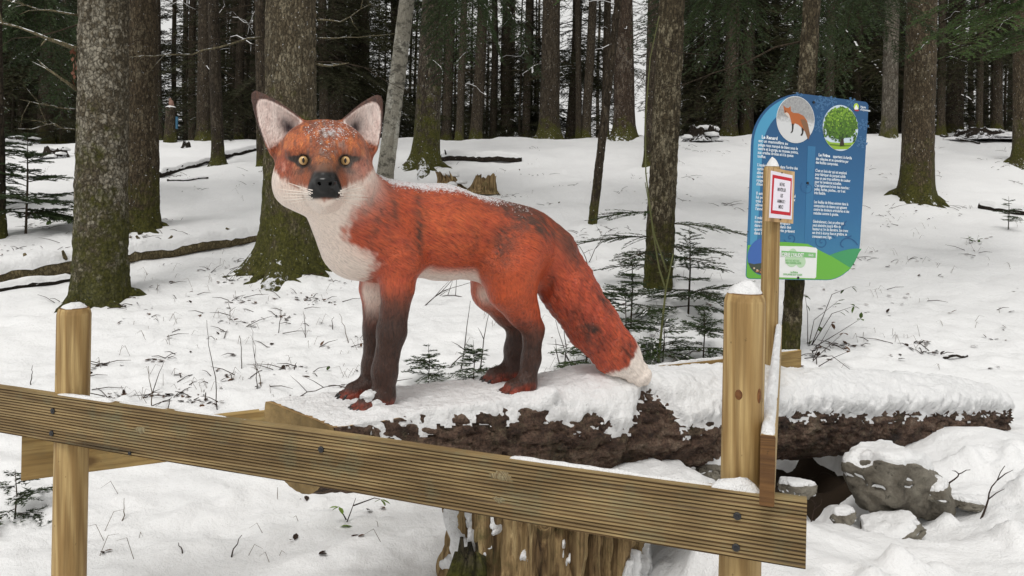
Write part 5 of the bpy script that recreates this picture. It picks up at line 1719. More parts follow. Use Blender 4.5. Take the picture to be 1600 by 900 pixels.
def crown_mesh(name, seed, h0, h1, rad, nb, nl=0.085, spacing=0.13, wd=0.017, droop=(0.15, 0.6), snow=0.12, needle=None, stem_r=0.010, az=None, shape=0.9, dens_low=1.0, dens=3.2):
    rs = np.random.default_rng(seed)
    mb = MB(); TV = []; SN = []
    for i in range(nb):
        h = h0 + (h1 - h0) * (rs.random() ** dens_low)
        k = (h - h0) / (h1 - h0)
        L = rad * (1 - k) ** shape * rs.uniform(0.55, 1.1) + 0.12 * rad
        a = rs.uniform(*az) if az else rs.uniform(0, 2 * math.pi)
        d = np.array([math.cos(a), math.sin(a), rs.uniform(-0.15, 0.25) + 0.5 * k])
        st, T, S_n = needle_spray(rs, np.array([0, 0, h]), d, L, rs.uniform(*droop), nl, spacing, wd, snow=snow, dens=dens)
        for j, P in enumerate(st):
            r_ = stem_r * (1.0 if j == 0 else 0.4) * (0.4 + 0.6 * L / rad)
            mb.tube([tuple(p) for p in P], [r_ * (1 - 0.75 * q / (len(P) - 1)) for q in range(len(P))], 4 if j == 0 else 3, 1, False)
        TV.append(T); SN += S_n
    T = np.concatenate(TV).reshape(-1, 3)
    n0 = len(mb.v)
    vs = np.concatenate([np.array(mb.v), T]) if n0 else T
    fs = mb.f + [(n0 + 3 * i, n0 + 3 * i + 1, n0 + 3 * i + 2) for i in range(len(T) // 3)]
    fm = [1] * len(mb.f) + [0] * (len(T) // 3)
    if SN:
        b0 = len(vs)
        vs = np.concatenate([vs, np.concatenate(SN)])
        fs += [(b0 + 4 * i, b0 + 4 * i + 1, b0 + 4 * i + 2, b0 + 4 * i + 3) for i in range(len(SN))]
        fm += [2] * len(SN)
    me = bpy.data.meshes.new(name)
    me.from_pydata(vs.tolist(), [], fs)
    for m in (needle or NEEDLE_FAR, TWIG, SNOW): me.materials.append(m)
    me.polygons.foreach_set('material_index', fm)
    me.update()
    return me

def dead_mesh(name, seed, h0, h1, nb, Lr, r=0.009, snow=0.25):
    """bare lower branches of a spruce, some lined with snow"""
    rs = np.random.default_rng(seed)
    mb = MB()
    for i in range(nb):
        h = rs.uniform(h0, h1); a = rs.uniform(0, 2 * math.pi); L = rs.uniform(*Lr)
        d = np.array([math.cos(a), math.sin(a), rs.uniform(-0.3, 0.25)])
        s = np.array([-math.sin(a), math.cos(a), 0])
        P = [np.array([0, 0, h]) + d * L * u + np.array([0, 0, -0.22 * L * u * u + 0.03 * math.sin(9 * u + i)]) + s * rs.normal(0, 0.03) * L for u in np.linspace(0, 1, 6)]
        mb.tube([tuple(p) for p in P], [r * (1 - 0.8 * u) for u in np.linspace(0, 1, 6)], 4, 0, False)
        if rs.random() < snow:
            mb.tube([tuple(p + np.array([0, 0, r * 1.0])) for p in P[1:]], [r * 0.8, r * 1.1, r, r * 0.8, r * 0.3], 4, 1, False)
        for k in range(rs.integers(1, 5)):
            u = rs.uniform(0.25, 0.9); b = P[int(u * 5)]
            d2 = d * 0.7 + s * rs.choice([-1, 1]) * rs.uniform(0.4, 0.9) + np.array([0, 0, rs.uniform(-0.5, 0.2)])
            l2 = L * rs.uniform(0.15, 0.4)
            mb.tube([tuple(b), tuple(b + d2 * l2 * 0.5 + rs.normal(0, 0.01, 3)), tuple(b + d2 * l2)], [r * 0.5, r * 0.35, r * 0.12], 3, 0, False)
    me = bpy.data.meshes.new(name)
    me.from_pydata(mb.v, [], mb.f)
    for m in (TWIG, SNOW): me.materials.append(m)
    me.polygons.foreach_set('material_index', mb.m)
    me.update()
    return me

CROWN_HI = [crown_mesh('crown', 100 + i, 5.6, 13.5, 2.4, 64, 0.12, 0.18, 0.026, snow=0.02) for i in range(2)]
CROWN_MID = [crown_mesh('crown', 200 + i, 1.5, 11.0, 2.3, 105, 0.10, 0.14, 0.020, (0.25, 0.8), 0.02, dens_low=1.7) for i in range(3)]
CROWN_LOW = [crown_mesh('crown', 300 + i, 0.35, 6.5, 1.7, 90, 0.09, 0.13, 0.019, (0.15, 0.5), 0.025, dens_low=1.2) for i in range(2)]
DEAD = [dead_mesh('dead_branches', 400 + i, 1.2, 6.5, 34, (0.35, 1.7), 0.009, 0.12) for i in range(3)]
DEAD_NEAR = [dead_mesh('dead_branches', 450 + i, 1.6, 7.0, 15, (0.25, 1.1), 0.008, 0.12) for i in range(2)]

# ------------------------------------------------------------------ trees the photograph shows one by one
HERO_T = []
for i, ((nm, bx, by, wpx, tx, bk, lb), (X, Y)) in enumerate(zip(HERO, _hero)):
    z0 = float(ground_smooth(np.array([X]), np.array([Y]))[0])
    r0 = wpx / FPX * Y / 2 * 0.88
    Pt = at(tx, 0, Y)
    lean = ((Pt.x - X) / max(0.5, Pt.z - z0), 0.0)
    t_ = empty(nm, (X, Y, z0))
    tag(t_, lb, 'tree', 'trees standing singly in front of the far forest')
    H_ = 13.0 if nm != 'young_spruce' else 7.0
    if bk == 'beech': H_ = 11.0
    root = {'lichen': 0.30, 'mosslich': 0.75, 'mossy': 0.7, 'brown': 0.6, 'lichen2': 0.12, 'beech': 0.2}.get(bk, 0.45)
    if nm == 'young_spruce': root = 0.1
    v, f = trunk_mesh(r0, H_, lean, 3.7 * i + 1, 96 if Y < 9.5 else 34 if Y < 12 else 24, root, 5 + i % 2, 0.022 if Y < 9.5 else 0.05 if Y < 12 else 0.10, 2 if Y < 9.5 else 1)
    mesh_obj('trunk', v, f, BARKS[bk], t_)
    shx = Matrix.Identity(4)
    if nm == 'young_spruce':
        share('crown', CROWN_LOW[0], t_, (lean[0] * 3.0, 0, 3.2), (lean[1], lean[0], 1.0), (0.5, 0.5, 0.6))
    elif bk != 'beech':
        me_ = CROWN_HI[i % 2]
        share('crown', me_, t_, (0, 0, 0), (0, math.atan(lean[0]), i * 1.3), (0.9, 0.9, 1.0))
        share('dead_branches', (DEAD if Y > 12 else DEAD_NEAR)[i % 2], t_, (0, 0, 0.4), (0, math.atan(lean[0]), i * 2.1))['kind'] = 'stuff'
    HERO_T.append((t_, X, Y, z0, r0, lean))
    if bk in ('lichen', 'mosslich', 'mossy', 'brown') and Y < 16:
        rr = np.random.default_rng(900 + i)
        for k in range(6):
            a = -0.35 + k * 0.75 + rr.uniform(-0.2, 0.2) + math.pi
            L = r0 * rr.uniform(1.6, 2.8)
            P = []
            for u in np.linspace(0, 1, 7):
                q = (math.cos(a + 0.3 * u * rr.uniform(-1, 1)) * (r0 * 0.7 + L * u), math.sin(a) * (r0 * 0.7 + L * u))
                g_ = gz(X + q[0], Y + q[1]) - z0
                P.append((q[0], q[1], g_ + (0.42 * r0 * (1 - u) ** 2.4 - 0.035 - 0.05 * u) + 0.02 * math.sin(u * 9 + k)))
            mb = MB(); mb.tube(P, [r0 * (0.30 * (1 - u) + 0.06) for u in np.linspace(0, 1, 7)], 9)
            mb.build('root', ROOTS, t_)

def limb(tree, pts, r, mat=TWIG_PALE, name='dead_branch', twigs=3, seed=0):
    """single bare branch of a tree given by picture positions (px, py, depth)"""
    rs = np.random.default_rng(seed)
    o = Vector(tree.location)
    P = [at(*p) - o for p in pts]
    Q = []
    for i in range(len(P) - 1):
        for k in range(3): Q.append(P[i].lerp(P[i + 1], k / 3) + Vector(rs.normal(0, 0.006, 3)))
    Q.append(P[-1])
    mb = MB(); n = len(Q)
    mb.tube(Q, [r * (1 - 0.8 * k / (n - 1)) for k in range(n)], 6, 0)
    for k in range(twigs):
        j = rs.integers(n // 3, n - 1); d = (Q[-1] - Q[0]).normalized()
        e = Q[j] + (d * 0.6 + Vector(rs.normal(0, 0.5, 3))).normalized() * rs.uniform(0.08, 0.3)
        mb.tube([Q[j], Q[j].lerp(e, 0.5) + Vector(rs.normal(0, 0.01, 3)), e], [r * 0.4, r * 0.3, r * 0.1], 4, 0)
    mb.build(name, mat, tree)
T0, T2_ = HERO_T[0], HERO_T[2]
d0 = T0[2]
limb(T0[0], [(124, 78, d0), (90, 66, d0 - .1), (45, 48, d0 - .2), (-10, 32, d0 - .3)], 0.022, seed=1)
limb(T0[0], [(120, 140, d0), (95, 122, d0 - .1), (62, 98, d0 - .2)], 0.016, seed=2)
limb(T0[0], [(118, 172, d0), (80, 165, d0 - .2), (30, 155, d0 - .3)], 0.008, seed=3)
limb(T0[0], [(122, 205, d0), (85, 195, d0 - .2), (48, 188, d0 - .3)], 0.007, seed=4)
limb(T0[0], [(124, 24, d0), (60, 14, d0 - .2), (0, -5, d0 - .3)], 0.010, seed=5)
dm = T2_[2]
limb(T2_[0], [(408, 56, dm), (345, 72, dm - .2), (300, 84, dm - .3), (240, 88, dm - .2), (190, 88, dm)], 0.012, seed=6, twigs=5)
limb(T2_[0], [(495, 100, dm), (520, 103, dm), (545, 98, dm - .1)], 0.014, seed=7, twigs=1)
limb(T2_[0], [(497, 30, dm), (530, 34, dm), (580, 6, dm - .2)], 0.010, seed=8)
limb(T2_[0], [(497, 58, dm), (540, 60, dm), (600, 56, dm - .1)], 0.008, seed=9)
# dead cluster of brown leaves hanging from a snapped limb of the lichen spruce
mb = MB(); rs = np.random.default_rng(8)
for k in range(12):
    p = at(117 + rs.uniform(-4, 3), 75 + k * 4.5, d0 - 0.1) - T0[0].location
    a = Vector(rs.normal(0, 1, 3)).normalized() * 0.02; b = Vector((0, 0, -1)) * 0.045 + Vector(rs.normal(0, 0.01, 3))
    mb.add([p, p + a + b * 0.5, p + b, p - a * 0.7 + b * 0.5], [(0, 1, 2, 3)])
mb.build('withered_leaves', m_flat('withered_leaf', (0.13, 0.05, 0.025), 0.7), T0[0], False)

# ------------------------------------------------------------------ far forest
FAR_TRUNK = [trunk_mesh(0.2, 14, (0, 0), 50.0 + 9 * i, 14, 0.4, 4, 0.3, False, 1.0 if i else 0.3) for i in range(4)]
FAR_ME = []
for v, f in FAR_TRUNK:
    m = bpy.data.meshes.new('trunk'); m.from_pydata(v.tolist(), [], f); m.materials.append(BARKS['far'])
    m.polygons.foreach_set('use_smooth', [True] * len(m.polygons)); m.update(); FAR_ME.append(m)
rs = np.random.default_rng(77)
spots = []
# columns seen along the crest in the photograph (px, py of base, width px)
for px, wpx in ((12, 22), (36, 13), (72, 24), (98, 14), (247, 16), (372, 15), (300, 12), (505, 15), (523, 26), (552, 18), (566, 12), (700, 16), (718, 12), (744, 19), (772, 12), (790, 22), (822, 13), (905, 10), (893, 16), (917, 15), (945, 13), (1092, 14), (1118, 12), (1140, 24), (1166, 22), (1200, 14), (1295, 14), (1338, 14), (1470, 12), (1491, 25), (1556, 16), (1530, 10)):
    spots.append((px, rs.uniform(20.3, 24), wpx))
CREST = ['leftmost dark far trunk at the left picture edge', 'slim far trunk second from the left picture edge', 'stout dark far trunk left of the lichen spruce', 'slim far trunk touching the left side of the lichen spruce',
    'pale far trunk just left of the far bird stump', 'slim far trunk left of the thick mossy rooted spruce', 'slim far trunk between bird stump and straight dark spruce', 'slim far trunk just right of the thick spruce behind the fox head',
    'stout far trunk between the fox ears', 'far trunk left of the right fox ear tip', 'slim far trunk behind the right fox ear', 'far trunk just right of the dark mossy spruce above the fox shoulders',
    'thin far trunk second right of the dark mossy spruce above the fox shoulders', 'far trunk above the middle of the fox back', 'thin far trunk left of the paired far trunk above the fox back', 'stout far trunk of a close pair left of the stout dark crest spruce',
    'thin far trunk just left of the stout dark crest spruce', 'thinnest far trunk right of the stout dark crest spruce', 'first far trunk right of the stout dark crest spruce', 'leaning far trunk left of the thin young spruce pole',
    'thin far trunk left of the reddish dark crest spruce', 'first far trunk right of the speckled leaning spruce', 'thin far trunk above the gnarled snowy stump', 'stout far trunk left of the blue panel', 'stout far trunk at the upper left of the blue panel',
    'slim far trunk above the left half of the blue panel', 'slim far trunk just right of the slim panel trunk', 'slim far trunk above the right half of the blue panel', 'thin far trunk just right of the stout brown spruce', 'stout far trunk second right of the stout brown spruce',
    'slim far trunk left of the right picture edge spruce', 'thinnest far trunk between the stout brown spruce and the right edge']
for k in range(190):
    left = rs.random() < 0.45
    px = rs.uniform(-220, 560) if left else rs.uniform(560, 1850)
    Yk = 22.5 + 36 * rs.random() ** 0.9; wk = rs.uniform(6, 18)
    if 670 < px < 1010 and rs.random() < 0.3: continue
    spots.append((px, Yk, wk))
for k in range(46):      # the wood goes on to both sides
    spots.append((rs.uniform(-700, -230) if k % 2 else rs.uniform(1860, 2300), 15 + 22 * rs.random(), rs.uniform(9, 22)))
for k, (px, Y, wpx) in enumerate(spots):
    X = at(px, 200, Y).x
    r0 = min(0.34, max(0.07, wpx / FPX * min(Y, 24) / 2))
    z0 = float(ground_smooth(np.array([X]), np.array([Y]))[0])
    t_ = empty('spruce_tree', (X, Y, z0))
    tag(t_, CREST[k] if k < len(CREST) else 'dark spruce trunk deep in the crowded far forest behind the snow crest', 'tree', 'far forest spruces')
    sc = r0 / 0.2
    share('trunk', FAR_ME[k % 4], t_, (0, 0, 0), (rs.normal(0, 0.012), rs.normal(0, 0.02), rs.uniform(0, 6.28)), (sc, sc, 1))
    kind = rs.random()
    mid = 0.30 if 640 < px < 1040 else 0.46
    me_ = CROWN_MID[k % 3] if kind < mid else CROWN_HI[k % 2]
    share('crown', me_, t_, (0, 0, rs.uniform(-0.8, 1.2)), (0, 0, rs.uniform(0, 6.28)), (1, 1, rs.uniform(0.9, 1.15)))
    if k % 2 == 0: share('dead_branches', DEAD[k % 3], t_, (0, 0, 0), (0, 0, rs.uniform(0, 6.28)))['kind'] = 'stuff'
# young spruces at the forest edge, green to the ground
for k, (px, Y, s) in enumerate(((20, 21, 0.8), (60, 24, 1.1), (95, 20.5, 0.6), (290, 25, 0.9), (385, 24, 0.9), (520, 26, 1.0), (710, 23, 0.75), (735, 27, 1.0), (760, 24, 0.6), (812, 23, 0.8), (835, 26, 0.9),
                               (905, 26, 0.8), (950, 22, 0.6), (1090, 22, 0.9), (1120, 25, 1.1), (1180, 23, 1.0), (1300, 22, 0.9), (1340, 25, 1.1), (1500, 24, 0.9), (1570, 22, 0.7), (600, 25, 0.9), (1240, 26, 1.2), (1420, 27, 1.2), (150, 30, 1.4), (330, 34, 1.6), (460, 33, 1.5), (640, 36, 1.6), (1060, 32, 1.4), (1150, 36, 1.7), (1290, 35, 1.6), (1480, 33, 1.5), (1610, 34, 1.6), (10, 33, 1.6), (230, 28, 1.2))):
    X = at(px, 200, Y).x
    z0 = float(ground_smooth(np.array([X]), np.array([Y]))[0])
    t_ = empty('young_spruce', (X, Y, z0))
    tag(t_, 'young spruce green to the ground among the far trunks along the crest', 'tree', 'young spruces at the forest edge')
    share('trunk', FAR_ME[k % 4], t_, (0, 0, 0), (0, 0, 0), (0.25 * s, 0.25 * s, 0.45 * s))
    share('crown', CROWN_LOW[k % 2], t_, (0, 0, 0), (0, 0, k * 1.1), (s, s, s))

# ------------------------------------------------------------------ fallen trunks, stumps and roots on the slope
def on_ground(px, py, d0=1.5, d1=40.0):
    X, Y = ground_hit(px, py, d0, d1)
    return Vector((X, Y, gz(X, Y)))
DEADWOOD = m_bark('dead_wood', (0.06, 0.046, 0.022), (0.20, 0.16, 0.085), (0.2, 0.17, 0.1), 0.2, 0, 40, 0, 0, 0.7)
DARKWOOD = m_bark('dark_wood', (0.010, 0.008, 0.006), (0.045, 0.034, 0.024), None, 0, 0, 40, 0.1, 0.2, 0.7)
def fallen(name, label, p0, p1, r, mat, snow_h, seed, stubs=0, lift=0.5, cat='log', taper=0.7):
    a, b = on_ground(*p0), on_ground(*p1)
    a.z += r * lift; b.z += r * lift * taper
    e = empty(name, a.lerp(b, 0.5))
    tag(e, label, cat)
    rs = np.random.default_rng(seed)
    n = max(8, int((b - a).length / 0.10))
    P = []
    for i in range(n + 1):
        q = a.lerp(b, i / n)
        g_ = gz(q.x, q.y) + r * lift * 0.6
        q.z = max(q.z + 0.01 * math.sin(i * 0.9 + seed), g_)
        P.append(q - e.location + Vector((0, rs.normal(0, 0.006), 0)))
    rad = [r * (1 - (1 - taper) * i / n) * (1 + rs.normal(0, 0.03)) for i in range(n + 1)]
    mb = MB(); mb.tube(P, rad, 12)
    mb.build('trunk', mat, e)
    d = (b - a).normalized()
    for k in range(stubs):
        i = rs.integers(1, n); s = Vector((rs.normal(0, 0.4), rs.normal(0, 0.5), rs.uniform(0.4, 1.0))).normalized()
        m2 = MB(); m2.tube([P[i], P[i] + s * r * 1.5, P[i] + s * r * rs.uniform(1.7, 2.6)], [r * 0.26, r * 0.2, r * 0.12], 6)
        m2.build('branch_stub', mat, e)
    if snow_h:
        nn, na_ = n * 4, 9
        vs = []
        for i in range(nn + 1):
            q = i / nn * n; j = min(int(q), n - 1); f_ = q - j
            c = P[j].lerp(P[j + 1], f_); rr_ = rad[j] * (1 - f_) + rad[j + 1] * f_
            side = d.cross(Vector((0, 0, 1))).normalized()
            en = min(1.0, i / 4, (nn - i) / 4) ** 0.6
            hh = snow_h * (1 + 0.4 * float(vnoise(np.array([i * 0.23 + seed]), 0.5, 0.5)[0])) * en
            lim = 62 + 16 * float(vnoise(np.array([i * 0.5]), seed, 0.5)[0])
            for k in range(na_):
                u = k / (na_ - 1) * 2 - 1
                th_ = R(lim) * u
                o_ = rr_ * 0.97 + hh * (1 - abs(u) ** 3) - 0.004
                vs.append(c + side * (math.sin(th_) * rr_ * (1 + 0.2 * hh / r)) + Vector((0, 0, math.cos(th_) * rr_ * 0.95 + hh * (1 - abs(u) ** 3) - 0.004)))
        mesh_obj('snow', vs, ring_faces(nn + 1, na_, False), SNOW_GRAINY, e)
    return e
fallen('fallen_log', 'long bare fallen trunk with snow line lying between the left spruces', (-40, 456), (412, 374), 0.095, DEADWOOD, 0.07, 3, 7, 0.9, taper=0.62)
fallen('fallen_log', 'thin snowy pole lying just below the long fallen trunk at the left edge', (-20, 464), (118, 442), 0.035, DARKWOOD, 0.04, 4, 0, 0.9)
fallen('fallen_log', 'dark fallen log with snow on top above the fox shoulders', (690, 250), (815, 250), 0.085, DARKWOOD, 0.08, 5, 1, 0.8)
fallen('fallen_branch', 'dark branch lying on snow right of the mossy footed left spruce', (247, 276), (330, 252), 0.06, DARKWOOD, 0.04, 6, 2, 0.8)
fallen('fallen_branch', 'dark branch lying on snow just left of the thick mossy rooted spruce', (345, 250), (405, 238), 0.07, DARKWOOD, 0.05, 7, 0, 0.9)
fallen('fallen_branch', 'thin dark stick lying on snow below the dark branch left of the fox', (262, 284), (325, 277), 0.022, DARKWOOD, 0.015, 8, 1, 0.9)
fallen('fallen_branch', 'dark snow lined branch lying at the right picture edge', (1530, 322), (1640, 340), 0.05, DARKWOOD, 0.06, 9, 0, 0.8)
fallen('fallen_branch', 'long thin stick lying on snow behind the stout brown spruce on the right', (1470, 216), (1530, 226), 0.03, DARKWOOD, 0.0, 10, 1, 0.9)
fallen('fallen_branch', 'short dark stick on the snow behind the right half of the fox log', (1475, 570), (1512, 562), 0.010, DARKWOOD, 0, 11, 0, 1.0, cat='stick')

def broken_stump(name, label, px, py, w_px, h_px, seed, mat, snow=True, jag=0.5, tilt=0.0):
    p = on_ground(px, py)
    s = p.y / FPX
    r, h = w_px * s / 2, h_px * s
    e = empty(name, p - Vector((0, 0, 0.03)))
    tag(e, label, 'stump')
    na, nz = 40, 14
    A = np.arange(na) / na * 2 * math.pi
    tops = h * (1 - jag * np.abs(vnoise(np.cos(A) * 3 + seed, np.sin(A) * 3, seed)) - 0.3 * jag * np.abs(vnoise(np.cos(A) * 9 + seed, np.sin(A) * 9, seed)))
    vs = []
    for i in range(nz):
        u = i / (nz - 1)
        rr = r * (1 + 0.5 * (1 - u) ** 3 + 0.18 * vnoise(np.cos(A) * 3, np.sin(A) * 3 + seed, u * 1.5) + 0.10 * vnoise(np.cos(A) * 11, np.sin(A) * 11 + seed, u * 2)) * (1 - 0.15 * u)
        for k in range(na): vs.append((rr[k] * math.cos(A[k]) + tilt * tops[k] * u, rr[k] * math.sin(A[k]), tops[k] * u))
    for k in range(na): vs.append((0.5 * r * math.cos(A[k]) + tilt * h * 0.5, 0.5 * r * math.sin(A[k]), h * 0.45))
    fs = ring_faces(nz + 1, na) + [tuple(range(nz * na, (nz + 1) * na))]
    mesh_obj('wood', vs, fs, mat, e)
    if snow:
        snow_lump('snow', (r * 0.3 + tilt * h * 0.6, r * 0.2, h * 0.72), (r * 0.85, r * 0.8, h * 0.22), e, seed, 3, 0.35)
        for k in range(3):
            a = seed * 2 + k * 2.1
            snow_lump('snow', (r * 1.15 * math.cos(a), -abs(r * 1.1 * math.sin(a)), h * (0.1 + 0.12 * k)), (r * 0.5, r * 0.45, h * 0.16), e, seed + k, 3, 0.4)
    return e
broken_stump('broken_stump', 'splintered brown stump with torn upright shards above the fox back', 752, 298, 40, 36, 2.2, ROT, False, 0.6, 0.25)
broken_stump('broken_stump', 'snow covered torn stump beside the splintered brown stump above the fox', 706, 292, 34, 30, 4.5, ROT, True, 0.7, -0.4)
broken_stump('snowy_stump', 'dark gnarled stump under thick snow on the crest right of the leaning spruce', 1098, 224, 44, 30, 6.7, DARKWOOD, True, 0.4)
broken_stump('snowy_stump', 'low dark root mound under snow on the crest left of the slim lone spruce', 265, 216, 60, 16, 8.1, DARKWOOD, True, 0.4)
broken_stump('snowy_stump', 'tiny dark stump on the crest between two left spruces', 291, 232, 12, 14, 9.1, DARKWOOD, False, 0.4)
broken_stump('snowy_stump', 'dark root lump under snow behind the thick lichen spruce at left', 88, 246, 34, 20, 10.1, DARKWOOD, True, 0.4)
broken_stump('snowy_stump', 'snowy root mound at the left edge of the crest', 22, 226, 60, 16, 12.1, DARKWOOD, True, 0.4)
broken_stump('snowy_stump', 'snowy root plate on the crest between panel and right picture edge', 1530, 218, 70, 22, 14.1, DARKWOOD, True, 0.4)

# carved bird on a stump far up the slope, with the edge of its blue panel
X, Y = ground_hit(266, 214, 10, 19.0)
gzb = gz(X, Y); s_ = Y / FPX
st_e = empty('display_stump', (X, Y, gzb - 0.1))
tag(st_e, 'tall straight stump with snowy top far left carrying a small bird figure', 'stump')
hst = 54 * s_ + 0.1
mb = MB(); mb.tube([(0, 0, 0), (0, 0, hst * 0.3), (0, 0, hst * 0.95), (0, 0, hst)], [11 * s_, 9 * s_, 7.5 * s_, 7.2 * s_], 20)
mb.build('trunk', BARKS['dark'], st_e)
snow_dome('snow_cap', 7.8 * s_, 2.6 * s_, st_e, (0, 0, hst), 1.0)
v, f = ico(3)
bv = v * np.array([3.9, 3.4, 5.2]); bv[:, 0] += 0.5
hv = v * np.array([2.3, 2.3, 2.4]) + np.array([-1.0, 0, 5.6])
mbb = MB(); mbb.add(bv * s_, f); mbb.add(hv * s_, f)
mbb.tube([(np.array(q) * s_) for q in ((3.4, 0, -1.0), (4.6, 0, -4.6))], [1.4 * s_, 0.8 * s_], 6)
mbb.tube([(np.array(q) * s_) for q in ((-3.0, 0, 5.4), (-4.3, 0, 4.9))], [0.7 * s_, 0.1 * s_], 6)
brd = mbb.build('bird_figure', m_flat('bird_brown', lin(132, 104, 92), 0.7, 0.3, 0.2))
brd.location = (X, Y, gzb - 0.1 + hst + 2.4 * s_ + 4.2 * s_)
tag(brd, 'small brown bird sculpture on the snowy far stump at left', 'bird sculpture')
mb = MB(); mb.box((-1.6 * s_, -0.02, -9.5 * s_), (1.6 * s_, 0.02, 9.5 * s_))
bp = mb.build('far_panel', m_flat('far_panel_blue', lin(50, 96, 122), 0.4), None, False)
bp.location = (X + 9.8 * s_, Y, gzb + 30 * s_)
tag(bp, 'narrow edge of a blue panel beside the far bird stump', 'sign')

# ------------------------------------------------------------------ firs, brambles, leaves and stems close by
def young_fir(label, px, py, h, nb, rad, seed, needle=NEEDLE, d1=40.0, tilt=(0, 0), nl=0.021, wd=0.0042, spacing=0.030, snow=0.10, depth=None, low=0.08, az=None):
    p = on_ground(px, py, 1.5, d1)
    e = empty('young_fir', p)
    tag(e, label, 'sapling', 'young firs in the snow')
    mb = MB(); mb.tube([(0, 0, -0.05), (0.01 + tilt[0] * h * .5, 0, h * 0.5), (tilt[0] * h, tilt[1] * h, h)], [0.010 * h + 0.002, 0.008 * h + 0.001, 0.001], 6)
    mb.build('stem', TWIG, e)
    m = crown_mesh('boughs', seed, h * low, h * 0.97, rad, int(nb * 1.5), nl, spacing, wd, (0.05, 0.35), snow, needle, 0.0035 * (0.6 + h), az=az, dens=8.0)
    o = share('boughs', m, e)
    return e
young_fir('small green fir sapling in the snow between the fox fore and hind legs', 738, 606, 0.30, 14, 0.26, 21, NEEDLE, snow=0.2)
young_fir('fir sapling with drooping boughs left of the speckled spruce foot', 985, 520, 0.60, 16, 0.50, 22, NEEDLE, snow=0.10)
young_fir('fir sapling spreading right of the speckled spruce foot below the panel', 1075, 500, 0.70, 18, 0.55, 23, NEEDLE, snow=0.10)
young_fir('low snow dusted fir sapling beside the bramble cane behind the tail tip', 1035, 572, 0.32, 16, 0.40, 24, NEEDLE, snow=0.25)
young_fir('dark fir sapling at the left picture edge beside the lichen spruce', 40, 372, 1.15, 30, 0.80, 25, NEEDLE, nl=0.034, wd=0.0085, spacing=0.05, snow=0.03)
young_fir('second dark fir sapling half cut by the left picture edge', -35, 330, 1.6, 30, 1.0, 26, NEEDLE, nl=0.034, wd=0.0085, spacing=0.055, snow=0.03)
young_fir('fir sprig in the snow left of the left fence post at the bottom', 22, 812, 0.22, 9, 0.26, 27, NEEDLE, snow=0.3)
young_fir('tiny fir sprig on the snow at the right picture edge', 1575, 362, 0.40, 8, 0.30, 28, NEEDLE, snow=0.3)
young_fir('fir sapling left of the small one behind the fox fore leg', 668, 602, 0.26, 12, 0.24, 61, NEEDLE, snow=0.12)
young_fir('low fir sapling just behind the fox tail middle', 915, 585, 0.30, 12, 0.30, 62, NEEDLE, snow=0.12)
young_fir('snow dusted fir sapling between bramble cane and right post', 1098, 566, 0.36, 16, 0.38, 63, NEEDLE, snow=0.16)
young_fir('fir sapling standing just above the tail tip', 975, 560, 0.42, 16, 0.40, 64, NEEDLE, snow=0.12)
# low living boughs of the speckled leaning spruce
TS = HERO_T[7]
rs = np.random.default_rng(31)
for k, (a, h, L) in enumerate(((R(175), 0.50, 0.80), (R(200), 0.72, 0.70), (R(-10), 0.62, 0.75), (R(15), 0.42, 0.70), (R(230), 0.38, 0.70), (R(-50), 0.34, 0.70), (R(160), 0.25, 0.60))):
    mb = MB()
    st, T, Sn = needle_spray(rs, np.array([0, 0, 0.0]), np.array([math.cos(a), math.sin(a), 0.1]), L, 0.22, 0.026, 0.042, 0.0055, snow=0.06, dens=5)
    for j, P in enumerate(st): mb.tube([tuple(p) for p in P], [0.006 * (1 if j == 0 else 0.4) * (1 - 0.7 * q / (len(P) - 1)) for q in range(len(P))], 4, 1, False)
    n0 = len(mb.v); Tv = T.reshape(-1, 3)
    mb.add(Tv, [(3 * i, 3 * i + 1, 3 * i + 2) for i in range(len(Tv) // 3)], 0)
    for q in Sn: mb.add(q, [(0, 1, 2, 3)], 2)
    o = mb.build('bough', None, TS[0], False, [NEEDLE, TWIG, SNOW])
    o.location = (TS[5][0] * h, 0, h)

# boughs of nearby firs reaching into the picture from above
def overhang(label, pts, seed, L, dirv, droop=0.3, needle=NEEDLE_BRIGHT, nl=0.028, n=5, spread=0.25, wd=0.0075):
    rs = np.random.default_rng(seed)
    b = at(*pts)
    e = empty('fir_bough', b)
    tag(e, label, 'branch')
    for k in range(n):
        mb = MB()
        d = np.array(dirv) + rs.normal(0, spread, 3) * np.array([1, 1, 0.35])
        st, T, Sn = needle_spray(rs, rs.normal(0, 0.12, 3) * L * np.array([1, 1, 0.5]), d, L * rs.uniform(0.6, 1.1), droop, nl, 0.045, wd, snow=0.03, dens=5)
        for j, P in enumerate(st): mb.tube([tuple(p) for p in P], [0.006 * (1 if j == 0 else 0.4) * (1 - 0.7 * q / (len(P) - 1)) for q in range(len(P))], 4, 1, False)
        Tv = T.reshape(-1, 3)
        mb.add(Tv, [(3 * i, 3 * i + 1, 3 * i + 2) for i in range(len(Tv) // 3)], 0)
        for q in Sn: mb.add(q, [(0, 1, 2, 3)], 2)
        mb.build('bough', None, e, False, [needle, TWIG, SNOW])
    mb = MB(); mb.tube([np.array([0, 0, 0.0]), -np.array(dirv) * L * 0.5 + np.array([0, 0, 0.3]), -np.array(dirv) * L + np.array([0, 0, 1.2])], [0.012, 0.02, 0.03], 6)
    mb.build('limb', TWIG, e)
    return e
overhang('bright green fir bough hanging in at the top right corner', (1640, -10, 6.5), 41, 1.1, (-0.9, -0.1, -0.1), 0.35, n=7)
overhang('second green fir bough under the top right corner', (1660, 60, 7.0), 42, 1.0, (-0.95, 0, 0.0), 0.25, n=5)
overhang('bright green fir bough peeking in at the top edge above the fox rump', (985, -70, 5.5), 43, 0.55, (-0.7, -0.2, -0.25), 0.4, n=5)
